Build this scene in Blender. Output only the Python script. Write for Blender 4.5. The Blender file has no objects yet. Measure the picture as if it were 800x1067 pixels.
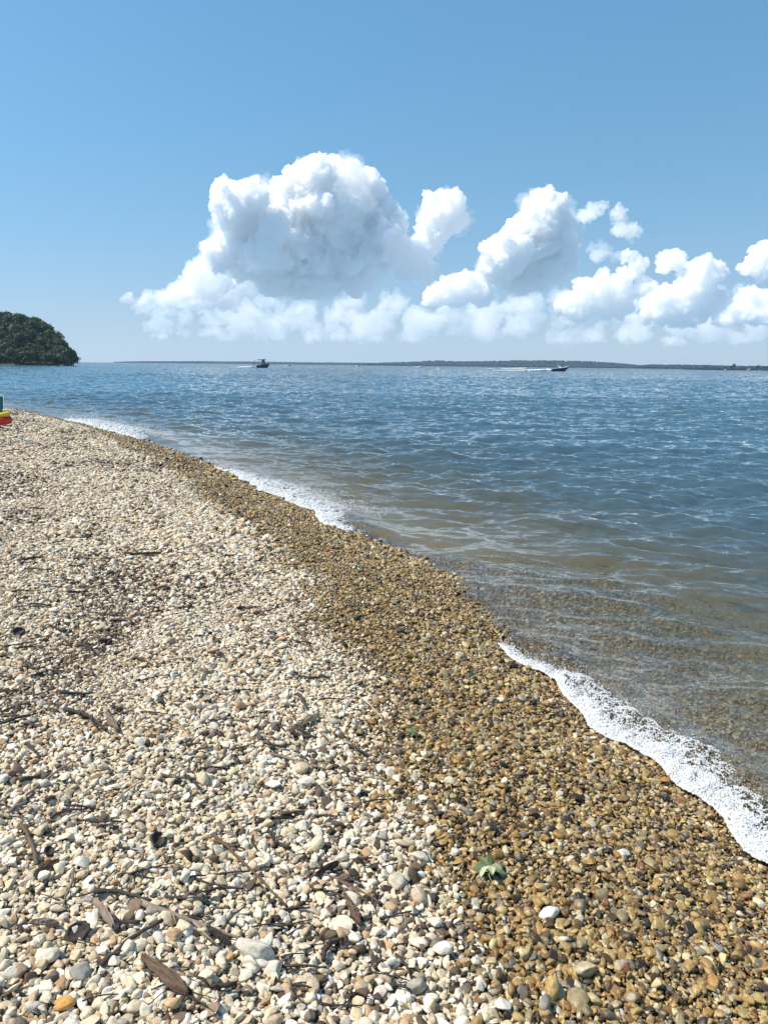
import bpy, bmesh, math, random, os
import numpy as np
from mathutils import Vector, Matrix, Euler, noise as mnoise

R = math.radians
random.seed(7)
rng = np.random.default_rng(11)
scene = bpy.context.scene
COL = scene.collection
SKIP = set(os.environ.get('SKIP', '').split(','))   # quick tests only

# ------------------------------------------------------------------ helpers
def tag(o, label=None, cat=None, group=None, kind=None):
    if label: o['label'] = label
    if cat: o['category'] = cat
    if group: o['group'] = group
    if kind: o['kind'] = kind
    return o

def link(name, me, mat=None, parent=None):
    o = bpy.data.objects.new(name, me)
    COL.objects.link(o)
    if mat is not None and me is not None and len(me.materials) == 0:
        me.materials.append(mat)
    if parent is not None:
        o.parent = parent
    return o

def empty(name, loc=(0, 0, 0), rz=0.0):
    o = bpy.data.objects.new(name, None)
    o.empty_display_size = 0.2
    COL.objects.link(o)
    o.location = loc
    o.rotation_euler = (0, 0, rz)
    return o

def np_mesh(name, verts, faces, smooth=True):
    """verts (n,3), faces (m,k) with constant k"""
    verts = np.asarray(verts, dtype=np.float32); faces = np.asarray(faces, dtype=np.int32)
    me = bpy.data.meshes.new(name)
    k = faces.shape[1]
    me.vertices.add(len(verts)); me.vertices.foreach_set('co', verts.ravel())
    me.loops.add(faces.size); me.loops.foreach_set('vertex_index', faces.ravel())
    me.polygons.add(len(faces))
    me.polygons.foreach_set('loop_start', np.arange(0, faces.size, k, dtype=np.int32))
    me.polygons.foreach_set('use_smooth', np.full(len(faces), smooth, dtype=bool))
    me.update(calc_edges=True); me.validate()
    return me

def bm_mesh(name, bm, smooth=False):
    me = bpy.data.meshes.new(name)
    bmesh.ops.recalc_face_normals(bm, faces=bm.faces)
    bm.to_mesh(me); bm.free()
    if smooth:
        for p in me.polygons: p.use_smooth = True
    return me

def add_box(bm, c, s, rot=None, bevel=0.0):
    m = Matrix.Translation(c) @ (rot.to_matrix().to_4x4() if rot else Matrix()) @ Matrix.Diagonal((s[0], s[1], s[2], 1))
    g = bmesh.ops.create_cube(bm, size=1.0, matrix=m)
    if bevel:
        es = list({e for v in g['verts'] for e in v.link_edges})
        bmesh.ops.bevel(bm, geom=es, offset=bevel, segments=2, affect='EDGES')

def add_tube(bm, pts, rad, n=8, cap=True):
    """swept tube through pts; rad a number or list"""
    pts = [Vector(p) for p in pts]
    if not hasattr(rad, '__len__'): rad = [rad] * len(pts)
    rings = []
    up0 = Vector((0.13, 0.21, 0.97))
    for i, p in enumerate(pts):
        d = (pts[min(i + 1, len(pts) - 1)] - pts[max(i - 1, 0)]).normalized()
        a = d.cross(up0)
        if a.length < 1e-3: a = d.cross(Vector((1, 0, 0)))
        a.normalize(); b = d.cross(a)
        rings.append([bm.verts.new(p + (a * math.cos(t) + b * math.sin(t)) * rad[i]) for t in [2 * math.pi * k / n for k in range(n)]])
    for r0, r1 in zip(rings, rings[1:]):
        for k in range(n):
            bm.faces.new((r0[k], r0[(k + 1) % n], r1[(k + 1) % n], r1[k]))
    if cap:
        bm.faces.new(rings[0][::-1]); bm.faces.new(rings[-1])

class NT:
    """tiny node-tree helper"""
    def __init__(self, tree): self.t = tree; tree.nodes.clear()
    def n(self, typ, ins=None, **props):
        nd = self.t.nodes.new(typ)
        for k, v in props.items(): setattr(nd, k, v)
        for k, v in (ins or {}).items():
            s = nd.inputs[k]
            if isinstance(v, bpy.types.NodeSocket): self.t.links.new(v, s)
            elif isinstance(v, bpy.types.Node): self.t.links.new(v.outputs[0], s)
            else: s.default_value = v
        return nd
    def math(self, op, a, b=0.0, c=None, clamp=False):
        ins = {0: a, 1: b}
        if c is not None: ins[2] = c
        return self.n('ShaderNodeMath', ins, operation=op, use_clamp=clamp).outputs[0]
    def mix(self, f, a, b, blend='MIX'):
        nd = self.n('ShaderNodeMix', {'Factor': f}, data_type='RGBA', blend_type=blend)
        for k, v in ((6, a), (7, b)):
            if isinstance(v, bpy.types.NodeSocket): self.t.links.new(v, nd.inputs[k])
            else: nd.inputs[k].default_value = v
        return nd.outputs[2]
    def link(self, a, b): self.t.links.new(a, b)

def new_mat(name):
    m = bpy.data.materials.new(name); m.use_nodes = True
    return m, NT(m.node_tree)

def simple_mat(name, col, rough=0.5, metal=0.0, var=0.12, scale=3.0, coat=0.0, objvar=0.0):
    m, t = new_mat(name)
    out = t.n('ShaderNodeOutputMaterial')
    b = t.n('ShaderNodeBsdfPrincipled', {'Roughness': rough, 'Metallic': metal, 'Coat Weight': coat})
    tc = t.n('ShaderNodeTexCoord')
    nz = t.n('ShaderNodeTexNoise', {'Vector': tc.outputs['Object'], 'Scale': scale, 'Detail': 5.0})
    lo = tuple(c * (1 - var) for c in col) + (1,); hi = tuple(min(1, c * (1 + var)) for c in col) + (1,)
    c = t.mix(nz.outputs[0], lo, hi)
    if objvar:
        oi = t.n('ShaderNodeObjectInfo')
        f = t.n('ShaderNodeMapRange', {0: oi.outputs['Random'], 3: 1 - objvar, 4: 1 + objvar})
        hs = t.n('ShaderNodeHueSaturation', {'Value': f.outputs[0], 'Color': c})
        c = hs.outputs[0]
    t.link(c, b.inputs['Base Color'])
    t.link(b.outputs[0], out.inputs[0])
    return m

ICO = {}
def ico(sub):
    if sub not in ICO:
        b = bmesh.new(); bmesh.ops.create_icosphere(b, subdivisions=sub, radius=1.0)
        b.verts.index_update()
        ICO[sub] = (np.array([v.co[:] for v in b.verts]), np.array([[v.index for v in f.verts] for f in b.faces])); b.free()
    return ICO[sub]

def leafmat(name, col, var=.35):
    m, t = new_mat(name)
    out = t.n('ShaderNodeOutputMaterial'); b = t.n('ShaderNodeBsdfPrincipled', {'Roughness': .6})
    geo = t.n('ShaderNodeNewGeometry'); oi = t.n('ShaderNodeObjectInfo')
    hs = t.n('ShaderNodeHueSaturation', {'Hue': t.n('ShaderNodeMapRange', {0: oi.outputs['Random'], 3: .485, 4: .525}).outputs[0],
             'Value': t.math('MULTIPLY', t.n('ShaderNodeMapRange', {0: geo.outputs['Random Per Island'], 3: 1 - var, 4: 1 + var}).outputs[0], t.n('ShaderNodeMapRange', {0: oi.outputs['Random'], 3: .7, 4: 1.3}).outputs[0]),
             'Color': col + (1,)})
    t.link(hs.outputs[0], b.inputs['Base Color'])
    tl = t.n('ShaderNodeBsdfTranslucent'); t.link(hs.outputs[0], tl.inputs['Color'])
    t.link(t.n('ShaderNodeMixShader', {0: .25, 1: b.outputs[0], 2: tl.outputs[0]}).outputs[0], out.inputs[0])
    return m
def sstep(a, b, x):
    t = np.clip((np.asarray(x, dtype=float) - a) / (b - a), 0, 1)
    return t * t * (3 - 2 * t)

# ------------------------------------------------------------------ camera
FPX, HCAM = 815.0, 2.15                       # focal length in photo pixels, eye height above the water
PITCH = math.atan((533.5 - 380.4) / FPX)
ROLL = R(0.62)
cam_d = bpy.data.cameras.new('Camera')
cam = bpy.data.objects.new('Camera', cam_d); COL.objects.link(cam)
cam_d.sensor_fit = 'VERTICAL'; cam_d.sensor_height = 36.0; cam_d.lens = 36.0 * FPX / 1067.0
cam_d.clip_start = 0.05; cam_d.clip_end = 80000
cam.matrix_world = Matrix.Translation((0, 0, HCAM)) @ Matrix.Rotation(math.pi / 2 - PITCH, 4, 'X') @ Matrix.Rotation(ROLL, 4, 'Z')
scene.camera = cam
CM = cam.matrix_world.to_3x3()
def ray(px, py):
    return CM @ Vector(((px - 400) / FPX, (533.5 - py) / FPX, -1.0))
def at_z(px, py, z=0.0):
    d = ray(px, py); t = (z - HCAM) / d.z
    return Vector((d.x * t, d.y * t, z))
def at_dist(px, py, dist):
    """point on the sight line through a photo pixel at ground distance dist"""
    d = ray(px, py); t = dist / math.hypot(d.x, d.y)
    return Vector((0, 0, HCAM)) + d * t

# ------------------------------------------------------------------ world, sun, view
SUN_AZ, SUN_EL = R(-96), R(55)                # azimuth measured from +Y towards +X
SUN = Vector((math.sin(SUN_AZ) * math.cos(SUN_EL), math.cos(SUN_AZ) * math.cos(SUN_EL), math.sin(SUN_EL)))
w = bpy.data.worlds.new('World'); scene.world = w; w.use_nodes = True
t = NT(w.node_tree)
sep = t.n('ShaderNodeSeparateXYZ', {0: t.n('ShaderNodeTexCoord').outputs['Generated']})
lift = t.math('MULTIPLY_ADD', t.math('MAXIMUM', sep.outputs[2], 0.0), 0.5, 0.26)   # summer sky: a short, pale horizon band
look = t.n('ShaderNodeVectorMath', {0: t.n('ShaderNodeCombineXYZ', {0: sep.outputs[0], 1: sep.outputs[1], 2: lift})}, operation='NORMALIZE')
sky = t.n('ShaderNodeTexSky', {'Vector': look}, sky_type='NISHITA', sun_disc=False, sun_elevation=SUN_EL, sun_rotation=SUN_AZ,
          altitude=0.0, air_density=1.0, dust_density=0.0, ozone_density=2.5)
tint = t.mix(1.0, sky.outputs[0], (0.70, 1.02, 0.985, 1), 'MULTIPLY')   # white balance of the picture
pale = t.math('POWER', t.math('SUBTRACT', 1.0, t.math('MAXIMUM', sep.outputs[2], 0.0), clamp=True), 9.5)   # moist air low over the water
tint = t.mix(t.math('MULTIPLY', pale, 0.9), tint, (3.6, 4.0, 4.2, 1))
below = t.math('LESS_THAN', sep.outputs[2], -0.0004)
tint = t.mix(below, tint, (1.9, 2.9, 3.9, 1))                      # open water beyond the built sheet, brightened as added fill for cloud undersides
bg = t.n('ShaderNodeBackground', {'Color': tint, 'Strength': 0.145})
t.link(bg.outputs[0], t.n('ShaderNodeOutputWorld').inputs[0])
ld = bpy.data.lights.new('Sun', 'SUN'); ld.energy = 4.9; ld.angle = R(0.53); ld.color = (1.0, 0.915, 0.79)
lo = bpy.data.objects.new('Sun', ld); COL.objects.link(lo)
lo.rotation_euler = SUN.to_track_quat('Z', 'Y').to_euler(); lo.location = (-30, 30, 60)

vs = scene.view_settings
vs.view_transform = 'Standard'; vs.look = 'None'; vs.gamma = 1.0; vs.exposure = 0.3; vs.use_curve_mapping = False
scene.render.engine = 'CYCLES'
cy = scene.cycles
cy.max_bounces = 64; cy.diffuse_bounces = 3; cy.glossy_bounces = 3; cy.transmission_bounces = 4
cy.volume_bounces = 64; cy.transparent_max_bounces = 24
cy.use_denoising = True
try: cy.denoiser = 'OPENIMAGEDENOISE'
except Exception: pass
cy.sample_clamp_indirect = 6.0
cy.caustics_reflective = False; cy.caustics_refractive = False
# ------------------------------------------------------------------ shoreline and ground
_sh = [(-12, 4.2), (-3, 2.75), (0, 2.2), (1.5, 1.95)]
for p in [(800, 885), (700, 825), (620, 765), (540, 690), (520, 655), (470, 610), (400, 570), (350, 550), (230, 490), (155, 462), (80, 441), (20, 428)]:
    q = at_z(*p); _sh.append((q.y, q.x))
_sh += [(60, -42), (110, -120), (200, -250), (420, -420), (9000, -9000)]
_sh = sorted(_sh)
SY = np.array([a for a, b in _sh]); SX = np.array([b for a, b in _sh])
_yy = np.concatenate([np.arange(-12, 60, .1), np.geomspace(60, 9000, 400)])
_xx = np.interp(_yy, SY, SX)
for _ in range(3):
    _k = 4; _pad = np.pad(_xx, _k, mode='edge'); _s = np.convolve(_pad, np.ones(2 * _k + 1) / (2 * _k + 1), 'valid')
    _xx = np.where((_yy < 55) & (_yy > -10), _s, _xx)
_sl = np.gradient(_xx, _yy)
def shore_d(x, y):
    """signed distance to the waterline, positive inland"""
    x = np.asarray(x, dtype=float); y = np.asarray(y, dtype=float)
    xs = np.interp(y, _yy, _xx); g = np.interp(y, _yy, _sl)
    wob = .035 * np.sin(y * 5.1 + 1.0) + .025 * np.sin(y * 11.3) + .05 * np.sin(y * 1.7 + .4)
    return (xs - x) / np.sqrt(1 + g * g) + wob * np.minimum(1, 2 / (1 + y * y * .01))
PS = np.array([-600, -100, -20, -8, -3, -1, 0, 1, 2, 3.5, 6, 15, 60, 300, 4000.])
PZ = np.array([-9, -4, -1.8, -.92, -.42, -.15, 0, .18, .33, .47, .58, .75, 1.3, 2.4, 4.])
def ground_z(x, y):
    s = shore_d(x, y)
    z = np.interp(s, PS, PZ)
    bump = .018 * np.sin(x * 2.1 + y * .9) * np.sin(y * 1.7 - x * .6) + .010 * np.sin(x * 5.3 - 1) * np.sin(y * 4.1 + x * 2.2)
    ridge = .03 * np.exp(-((s - 2.5) / .25) ** 2) + .025 * np.exp(-((s - 4.6) / .4) ** 2)
    return z + bump * sstep(-.3, .8, s) + ridge
def on_beach(px, py):
    """point of the beach surface seen at a photo pixel"""
    z = .4
    for _ in range(12):
        q = at_z(px, py, z); z = .5 * z + .5 * float(ground_z(q.x, q.y))
    return Vector((q.x, q.y, z))
# boundary of the wet band: x of the line, as a function of y
WY = np.array([-3, 1.0, 1.8, 2.2, 2.8, 4.27, 5.8, 7.4, 11.9, 24, 45, 80]); WX = np.array([.9, .55, .33, .2, .07, -.17, -.52, -.95, -2.95, -9.0, -24, -70.])
def vnoise(x, y, seed=0):
    """smooth value noise, vectorised"""
    r_ = np.random.default_rng(seed).random((64, 64))
    xi = np.floor(x).astype(int); yi = np.floor(y).astype(int); fx = x - xi; fy = y - yi
    fx = fx * fx * (3 - 2 * fx); fy = fy * fy * (3 - 2 * fy)
    g = lambda i, j: r_[i % 64, j % 64]
    return (g(xi, yi) * (1 - fx) + g(xi + 1, yi) * fx) * (1 - fy) + (g(xi, yi + 1) * (1 - fx) + g(xi + 1, yi + 1) * fx) * fy
def fbm(x, y, seed=0, o=4):
    return sum(vnoise(x * 2 ** k + 17 * k, y * 2 ** k - 9 * k, seed + k) * .5 ** (k + 1) for k in range(o)) / (1 - .5 ** o)
def wetness(x, y):
    x = np.asarray(x, dtype=float); y = np.asarray(y, dtype=float)
    d = x - np.interp(y, WY, WX) + (fbm(x * 1.6, y * 1.6, 5) - .5) * .6 + (vnoise(x * 30, y * 30, 9) - .5) * .35
    return sstep(-.2, .3, d)

def polar_sheet(rs, th):
    """grid of points round the eye: rows of distance rs, columns of bearing th"""
    rr_, tt = np.meshgrid(rs, th, indexing='ij')
    x = rr_ * np.sin(tt); y = rr_ * np.cos(tt)
    n, m = rr_.shape
    i = np.arange(n - 1)[:, None] * m + np.arange(m - 1)[None, :]
    F = np.stack([i, i + 1, i + m + 1, i + m], -1).reshape(-1, 4)
    return x.ravel(), y.ravel(), F

def grow(*segs):
    out = []
    for a, b, s in segs:
        out.append(np.arange(a, b, s) if s > 0 else np.geomspace(a, b, -s, endpoint=False))
    return np.concatenate(out)

TH = np.concatenate([np.radians(np.linspace(-80, -36, 90, endpoint=False)), np.radians(np.linspace(-36, 36, 620)), np.radians(np.linspace(36.5, 80, 90))])
rs = grow((.3, 8, .05), (8, 30, .15), (30, 120, 1.0), (120, 6000, -60))
gx, gy, gF = polar_sheet(rs, np.radians(np.linspace(-80, 80, 420)))
gz = ground_z(gx, gy) - .012
keep = (gy[gF[:, 0]] < 4800)
beach = link('beach', np_mesh('beach', np.stack([gx, gy, gz], 1), gF[keep]))
wa = beach.data.attributes.new('wet', 'FLOAT', 'POINT'); wa.data.foreach_set('value', (wetness(gx, gy) * (1 - .7 * sstep(.1, .8, -shore_d(gx, gy)))).astype(np.float32))
ua = beach.data.attributes.new('submerged', 'FLOAT', 'POINT'); ua.data.foreach_set('value', (.85 * sstep(.05, 1.6, -shore_d(gx, gy))).astype(np.float32))
tag(beach, kind='structure')
m, t = new_mat('beach_ground')
out = t.n('ShaderNodeOutputMaterial'); b = t.n('ShaderNodeBsdfPrincipled', {'Roughness': .8})
geo = t.n('ShaderNodeNewGeometry')
vo = t.n('ShaderNodeTexVoronoi', {'Vector': geo.outputs['Position'], 'Scale': 38.0})
dry = t.n('ShaderNodeValToRGB', {0: vo.outputs['Color']}); cr = dry.color_ramp
cr.elements[0].color = (.20, .14, .085, 1); cr.elements[1].color = (.62, .55, .43, 1)
cr.elements.new(.35).color = (.40, .31, .2, 1); cr.elements.new(.65).color = (.52, .44, .32, 1)
wet = t.n('ShaderNodeValToRGB', {0: vo.outputs['Color']}); cr = wet.color_ramp
cr.elements[0].color = (.05, .03, .014, 1); cr.elements[1].color = (.28, .18, .08, 1)
cr.elements.new(.5).color = (.15, .085, .035, 1)
at = t.n('ShaderNodeAttribute', attribute_name='wet')
un = t.n('ShaderNodeAttribute', attribute_name='submerged')
sandn = t.n('ShaderNodeTexNoise', {'Vector': geo.outputs['Position'], 'Scale': 7.0, 'Detail': 6.0})
sand = t.mix(sandn.outputs[0], (.28, .22, .09, 1), (.50, .41, .21, 1))
stones = t.mix(at.outputs['Fac'], dry.outputs[0], wet.outputs[0])
t.link(t.mix(un.outputs['Fac'], stones, sand), b.inputs['Base Color'])
dd = t.n('ShaderNodeTexVoronoi', {'Vector': geo.outputs['Position'], 'Scale': 38.0}, feature='SMOOTH_F1')
bp = t.n('ShaderNodeBump', {'Strength': 1.0, 'Distance': .02, 'Height': t.math('SUBTRACT', 1.0, dd.outputs['Distance'])})
t.link(bp.outputs[0], b.inputs['Normal']); t.link(b.outputs[0], out.inputs[0])
beach.data.materials.append(m)
# ------------------------------------------------------------------ gravel: every small pebble of the beach, one mass nobody could count
# stone palettes (linear)
DRY = np.array([[.71,.62,.46],[.77,.69,.56],[.64,.53,.36],[.56,.44,.29],[.73,.63,.48],[.47,.335,.20],[.40,.355,.30],[.66,.535,.35],[.28,.195,.125],[.54,.34,.18],[.79,.735,.62],[.17,.135,.11]])
DW = np.array([.18,.15,.13,.11,.13,.06,.04,.08,.05,.03,.07,.035])
WET = np.array([[.36,.225,.075],[.44,.30,.11],[.24,.14,.045],[.10,.06,.024],[.54,.42,.21],[.29,.225,.115],[.38,.21,.06],[.04,.03,.02],[.60,.51,.35],[.18,.145,.10],[.28,.13,.045],[.33,.29,.22]])
WET = WET * np.array([.97, .985, 1.02])
WW = np.array([.17,.155,.14,.14,.095,.08,.06,.075,.05,.05,.015,.035])
def pick_cols(n, wet, rg, P):
    dark = np.clip((fbm(P[:, 0] * 1.1, P[:, 1] * .5, 91, 4) - .5) * 2.4, 0, .42) * np.interp(P[:, 1], [2, 4.5], [.3, 1]) + .05     # drift lines with bits of dark wood and husk among the stones
    a = DRY[rg.choice(len(DRY), n, p=DW / DW.sum())]; b_ = WET[rg.choice(len(WET), n, p=WW / WW.sum())]
    c = np.where((rg.random(n) < wet)[:, None], b_, a)
    k = (rg.random(n) < dark * (1 - wet)) ; a_ = np.array([.085, .06, .04])
    c = np.where(k[:, None], a_ * rg.uniform(.6, 2.2, (n, 1)), c)
    c = c * rg.uniform(.8, 1.12, (n, 1))
    return c

def jitter_grid(y0, y1, sp, rg, slack=.5, smin=-1e9, smax=1e9):
    ys = np.arange(y0, y1, sp * .9)
    P = []
    for y in ys:
        hw = .56 * y + slack
        xs = np.arange(-hw, hw, sp)
        P.append(np.stack([xs, np.full_like(xs, y)], 1))
    P = np.concatenate(P); P += rg.uniform(-.55, .55, P.shape) * sp
    s = shore_d(P[:, 0], P[:, 1]); k = (s > smin) & (s < smax)
    if smin < -1: k &= rg.random(len(s)) < np.clip((s - smin) / 2.2, 0, 1) ** 1.3      # stones thin out over the sand
    return P[k]

gr = np.random.default_rng(5)
sets = []
def add_set(P, dmean, dsig, lo, hi, lift, lod):
    n = len(P)
    d = np.clip(dmean * np.exp(gr.normal(0, dsig, n)), lo, hi)
    d = d * (.72 + .62 * fbm(P[:, 0] * 1.3 + P[:, 1] * .25, P[:, 1] * .7, 61, 3))     # waves sort the stones into coarser and finer streaks
    z = ground_z(P[:, 0], P[:, 1]) + d * lift + gr.uniform(-.3, .25, n) * d
    sc = np.stack([d * gr.uniform(.8, 1.25, n), d * gr.uniform(.65, 1.0, n), d * gr.uniform(.36, .7, n)], 1) * .5
    rot = np.stack([gr.normal(0, .45, n), gr.normal(0, .45, n), gr.uniform(0, 6.28, n)], 1)
    wet = wetness(P[:, 0], P[:, 1])
    mixw = wet * (1 - .55 * sstep(.05, .5, -shore_d(P[:, 0], P[:, 1])))
    sets.append((np.column_stack([P, z]), sc, rot, pick_cols(n, mixw, gr, P), wet, (gr.integers(0, 8, n) + (8 if lod else 0))))
if 'gravel' not in SKIP:
    add_set(jitter_grid(.9, 4.2, .0165, gr, .8, smin=-.3), .0170, .26, .008, .032, .10, False)
    add_set(jitter_grid(.9, 4.2, .029, gr, .8, smin=-.2), .0215, .34, .010, .048, .30, False)
    add_set(jitter_grid(4.2, 7.5, .0175, gr, .8, smin=-.3), .0185, .25, .010, .035, .10, True)
    add_set(jitter_grid(4.2, 7.5, .032, gr, .8, smin=-.2), .0235, .32, .012, .05, .30, True)
    add_set(jitter_grid(7.5, 14, .0235, gr, .8, smin=-.3), .025, .25, .013, .05, .12, True)
    add_set(jitter_grid(7.5, 14, .050, gr, .8, smin=-.2), .032, .30, .016, .065, .30, True)
    add_set(jitter_grid(14, 44, .046, gr, 1, smin=-.3, smax=22), .041, .3, .02, .09, .15, True)
    add_set(jitter_grid(1.2, 9, .030, gr, .8, smin=-3.2, smax=-.1), .024, .3, .012, .05, .05, True)   # under the shallow water
    P, SC, RO, CO, WE, IX = [np.concatenate([s[i] for s in sets]) for i in range(6)]
    me = bpy.data.meshes.new('gravel'); me.vertices.add(len(P)); me.vertices.foreach_set('co', P.astype(np.float32).ravel())
    def attr(nm, ty, arr, key):
        a = me.attributes.new(nm, ty, 'POINT'); a.data.foreach_set(key, arr.ravel())
    attr('stone_scale', 'FLOAT_VECTOR', SC.astype(np.float32), 'vector'); attr('stone_rot', 'FLOAT_VECTOR', RO.astype(np.float32), 'vector')
    attr('stone_col', 'FLOAT_COLOR', np.column_stack([CO, np.ones(len(P))]).astype(np.float32), 'color')
    attr('stone_wet', 'FLOAT', WE.astype(np.float32), 'value'); attr('stone_idx', 'INT', IX.astype(np.int32), 'value')
    print('pebbles', len(P))

def stone_mat(name, inst):
    """stone with mottling; wet stones are darker in their own colour and shiny"""
    m, t = new_mat(name)
    out = t.n('ShaderNodeOutputMaterial'); b = t.n('ShaderNodeBsdfPrincipled')
    ty = 'INSTANCER' if inst else 'OBJECT'
    ac = t.n('ShaderNodeAttribute', attribute_name='stone_col', attribute_type=ty)
    aw = t.n('ShaderNodeAttribute', attribute_name='stone_wet', attribute_type=ty)
    geo = t.n('ShaderNodeNewGeometry'); pos = geo.outputs['Position']
    n1 = t.n('ShaderNodeTexNoise', {'Vector': pos, 'Scale': 60.0, 'Detail': 4.0, 'Roughness': .65})
    n2 = t.n('ShaderNodeTexNoise', {'Vector': pos, 'Scale': 260.0, 'Detail': 2.0})
    v = t.n('ShaderNodeMapRange', {0: n1.outputs[0], 1: .3, 2: .7, 3: .68, 4: 1.2})
    v2 = t.n('ShaderNodeMapRange', {0: n2.outputs[0], 1: .35, 2: .65, 3: .86, 4: 1.1})
    vv = t.math('MULTIPLY', v.outputs[0], v2.outputs[0])
    c = t.n('ShaderNodeHueSaturation', {'Value': vv, 'Color': ac.outputs['Color']})
    t.link(c.outputs[0], b.inputs['Base Color'])
    ro = t.n('ShaderNodeMapRange', {0: aw.outputs['Fac'], 3: .85, 4: .46})
    t.link(ro.outputs[0], b.inputs['Roughness'])
    bp = t.n('ShaderNodeBump', {'Strength': .35, 'Distance': .004, 'Height': n1.outputs[0]})
    t.link(bp.outputs[0], b.inputs['Normal']); t.link(b.outputs[0], out.inputs[0])
    return m
STONE_I = stone_mat('pebble_stone', True)
STONE_O = stone_mat('single_stone', False)

if 'gravel' not in SKIP:
    ng = bpy.data.node_groups.new('scatter_stones', 'GeometryNodeTree')
    ng.interface.new_socket('Geometry', in_out='INPUT', socket_type='NodeSocketGeometry')
    ng.interface.new_socket('Geometry', in_out='OUTPUT', socket_type='NodeSocketGeometry')
    g = NT(ng)
    gi = g.n('NodeGroupInput'); go = g.n('NodeGroupOutput')
    join = None; g2i = g.n('GeometryNodeGeometryToInstance')
    shapes = []
    for k in range(16):
        src = g.n('GeometryNodeMeshIcoSphere', {'Radius': 1.0, 'Subdivisions': 1 if k % 4 else 2})
        rv = g.n('FunctionNodeRandomValue', {'Seed': 40 + k}, data_type='FLOAT_VECTOR')
        amp = (.38, .5, .6, .46)[k % 4]
        rv.inputs[0].default_value = (-amp,) * 3; rv.inputs[1].default_value = (amp,) * 3
        sp = g.n('GeometryNodeSetPosition', {'Geometry': src, 'Offset': rv.outputs[0]})
        ch = g.n('GeometryNodeConvexHull', {0: sp})
        sd = g.n('GeometryNodeSubdivisionSurface', {'Mesh': ch.outputs[0], 'Level': 2 if k < 8 else 1, 'Edge Crease': .55})
        sm = g.n('GeometryNodeSetShadeSmooth', {'Geometry': sd})
        tr = g.n('GeometryNodeTransform', {'Geometry': sm, 'Scale': (1.18, 1.18, 1.18)})
        mt = g.n('GeometryNodeSetMaterial', {'Geometry': tr}); mt.inputs['Material'].default_value = STONE_I
        shapes.append(mt)
    for mt in reversed(shapes):
        ng.links.new(mt.outputs[0], g2i.inputs[0])
    def na(nm, ty):
        nd = g.n('GeometryNodeInputNamedAttribute', data_type=ty); nd.inputs[0].default_value = nm
        return nd.outputs[0]
    iop = g.n('GeometryNodeInstanceOnPoints', {'Points': gi.outputs[0], 'Instance': g2i.outputs[0], 'Pick Instance': True,
              'Instance Index': na('stone_idx', 'INT'), 'Scale': na('stone_scale', 'FLOAT_VECTOR'),
              'Rotation': g.n('FunctionNodeEulerToRotation', {0: na('stone_rot', 'FLOAT_VECTOR')}).outputs[0]})
    ng.links.new(iop.outputs[0], go.inputs[0])
    gravel = link('gravel', me, STONE_I)
    md = gravel.modifiers.new('scatter', 'NODES'); md.node_group = ng
    tag(gravel, 'cream dry and amber wet pebbles covering the beach', 'gravel', kind='stuff')
# ------------------------------------------------------------------ water: short wind chop, real relief near the eye and far out
def chop_tile(N, L, lam, spread, rms, wind, seed, lam_min=.09):
    """random sea patch with period L from a wind-wave spectrum; returns height and the two sideways shifts"""
    rg = np.random.default_rng(seed)
    k1 = np.fft.fftfreq(N, L / N) * 2 * np.pi
    KX, KY = np.meshgrid(k1, k1, indexing='ij'); K = np.hypot(KX, KY); K[0, 0] = 1
    kp = 2 * np.pi / lam
    S = K ** -3.7 * np.exp(-1.25 * (kp / K) ** 2) * np.exp(-(K * lam_min / 6.28) ** 2)
    c = (KX * wind[0] + KY * wind[1]) / K
    S = S * (np.maximum(c, 0) ** (2 * spread) + .04)
    S[0, 0] = 0
    h = (rg.normal(size=(N, N)) + 1j * rg.normal(size=(N, N))) * np.sqrt(S)
    H = np.fft.ifft2(h).real; f = rms / H.std(); H *= f
    DX = np.fft.ifft2(-1j * KX / K * h).real * f; DY = np.fft.ifft2(-1j * KY / K * h).real * f
    return H, DX, DY
def sample(T, L, x, y):
    N = T.shape[0]; u = (x / L * N) % N; v = (y / L * N) % N
    i = np.floor(u).astype(int); j = np.floor(v).astype(int); a = u - i; b_ = v - j; i %= N; j %= N
    i2 = (i + 1) % N; j2 = (j + 1) % N
    return (T[i, j] * (1 - a) + T[i2, j] * a) * (1 - b_) + (T[i, j2] * (1 - a) + T[i2, j2] * a) * b_
_wd = np.array([-.38, -.92]); _wd /= np.linalg.norm(_wd)
_wd2 = np.array([.25, -.97]); _wd2 /= np.linalg.norm(_wd2)
TA = chop_tile(1024, 41.0, 1.7, 2.0, .034, _wd, 3)
TB = chop_tile(512, 127.0, 4.6, 4.0, .044, _wd2, 4, .4)
rs = grow((1.2, 9, .022), (9, 22, .05), (22, 60, .14), (60, 160, .38), (160, 420, 1.0), (420, 5400, -110))
wx, wy, wF = polar_sheet(rs, TH)
ws = shore_d(wx, wy)
depth = np.interp(-ws, -PS[::-1], -PZ[::-1])
amp = .10 + .90 * sstep(-.05, .62, depth)
rr_ = np.hypot(wx, wy)
amp *= 1 - .35 * sstep(150, 1500, rr_)
gust = .75 + .5 * fbm(wx * .06, wy * .11, 21, 3)
hz = np.zeros_like(wx); sx = np.zeros_like(wx); sy_ = np.zeros_like(wx)
for T, L in ((TA, 41.0), (TB, 127.0)):
    hz += sample(T[0], L, wx, wy); sx += sample(T[1], L, wx, wy); sy_ += sample(T[2], L, wx, wy)
hz *= amp * gust; sx *= amp * gust * .4; sy_ *= amp * gust * .4
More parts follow.
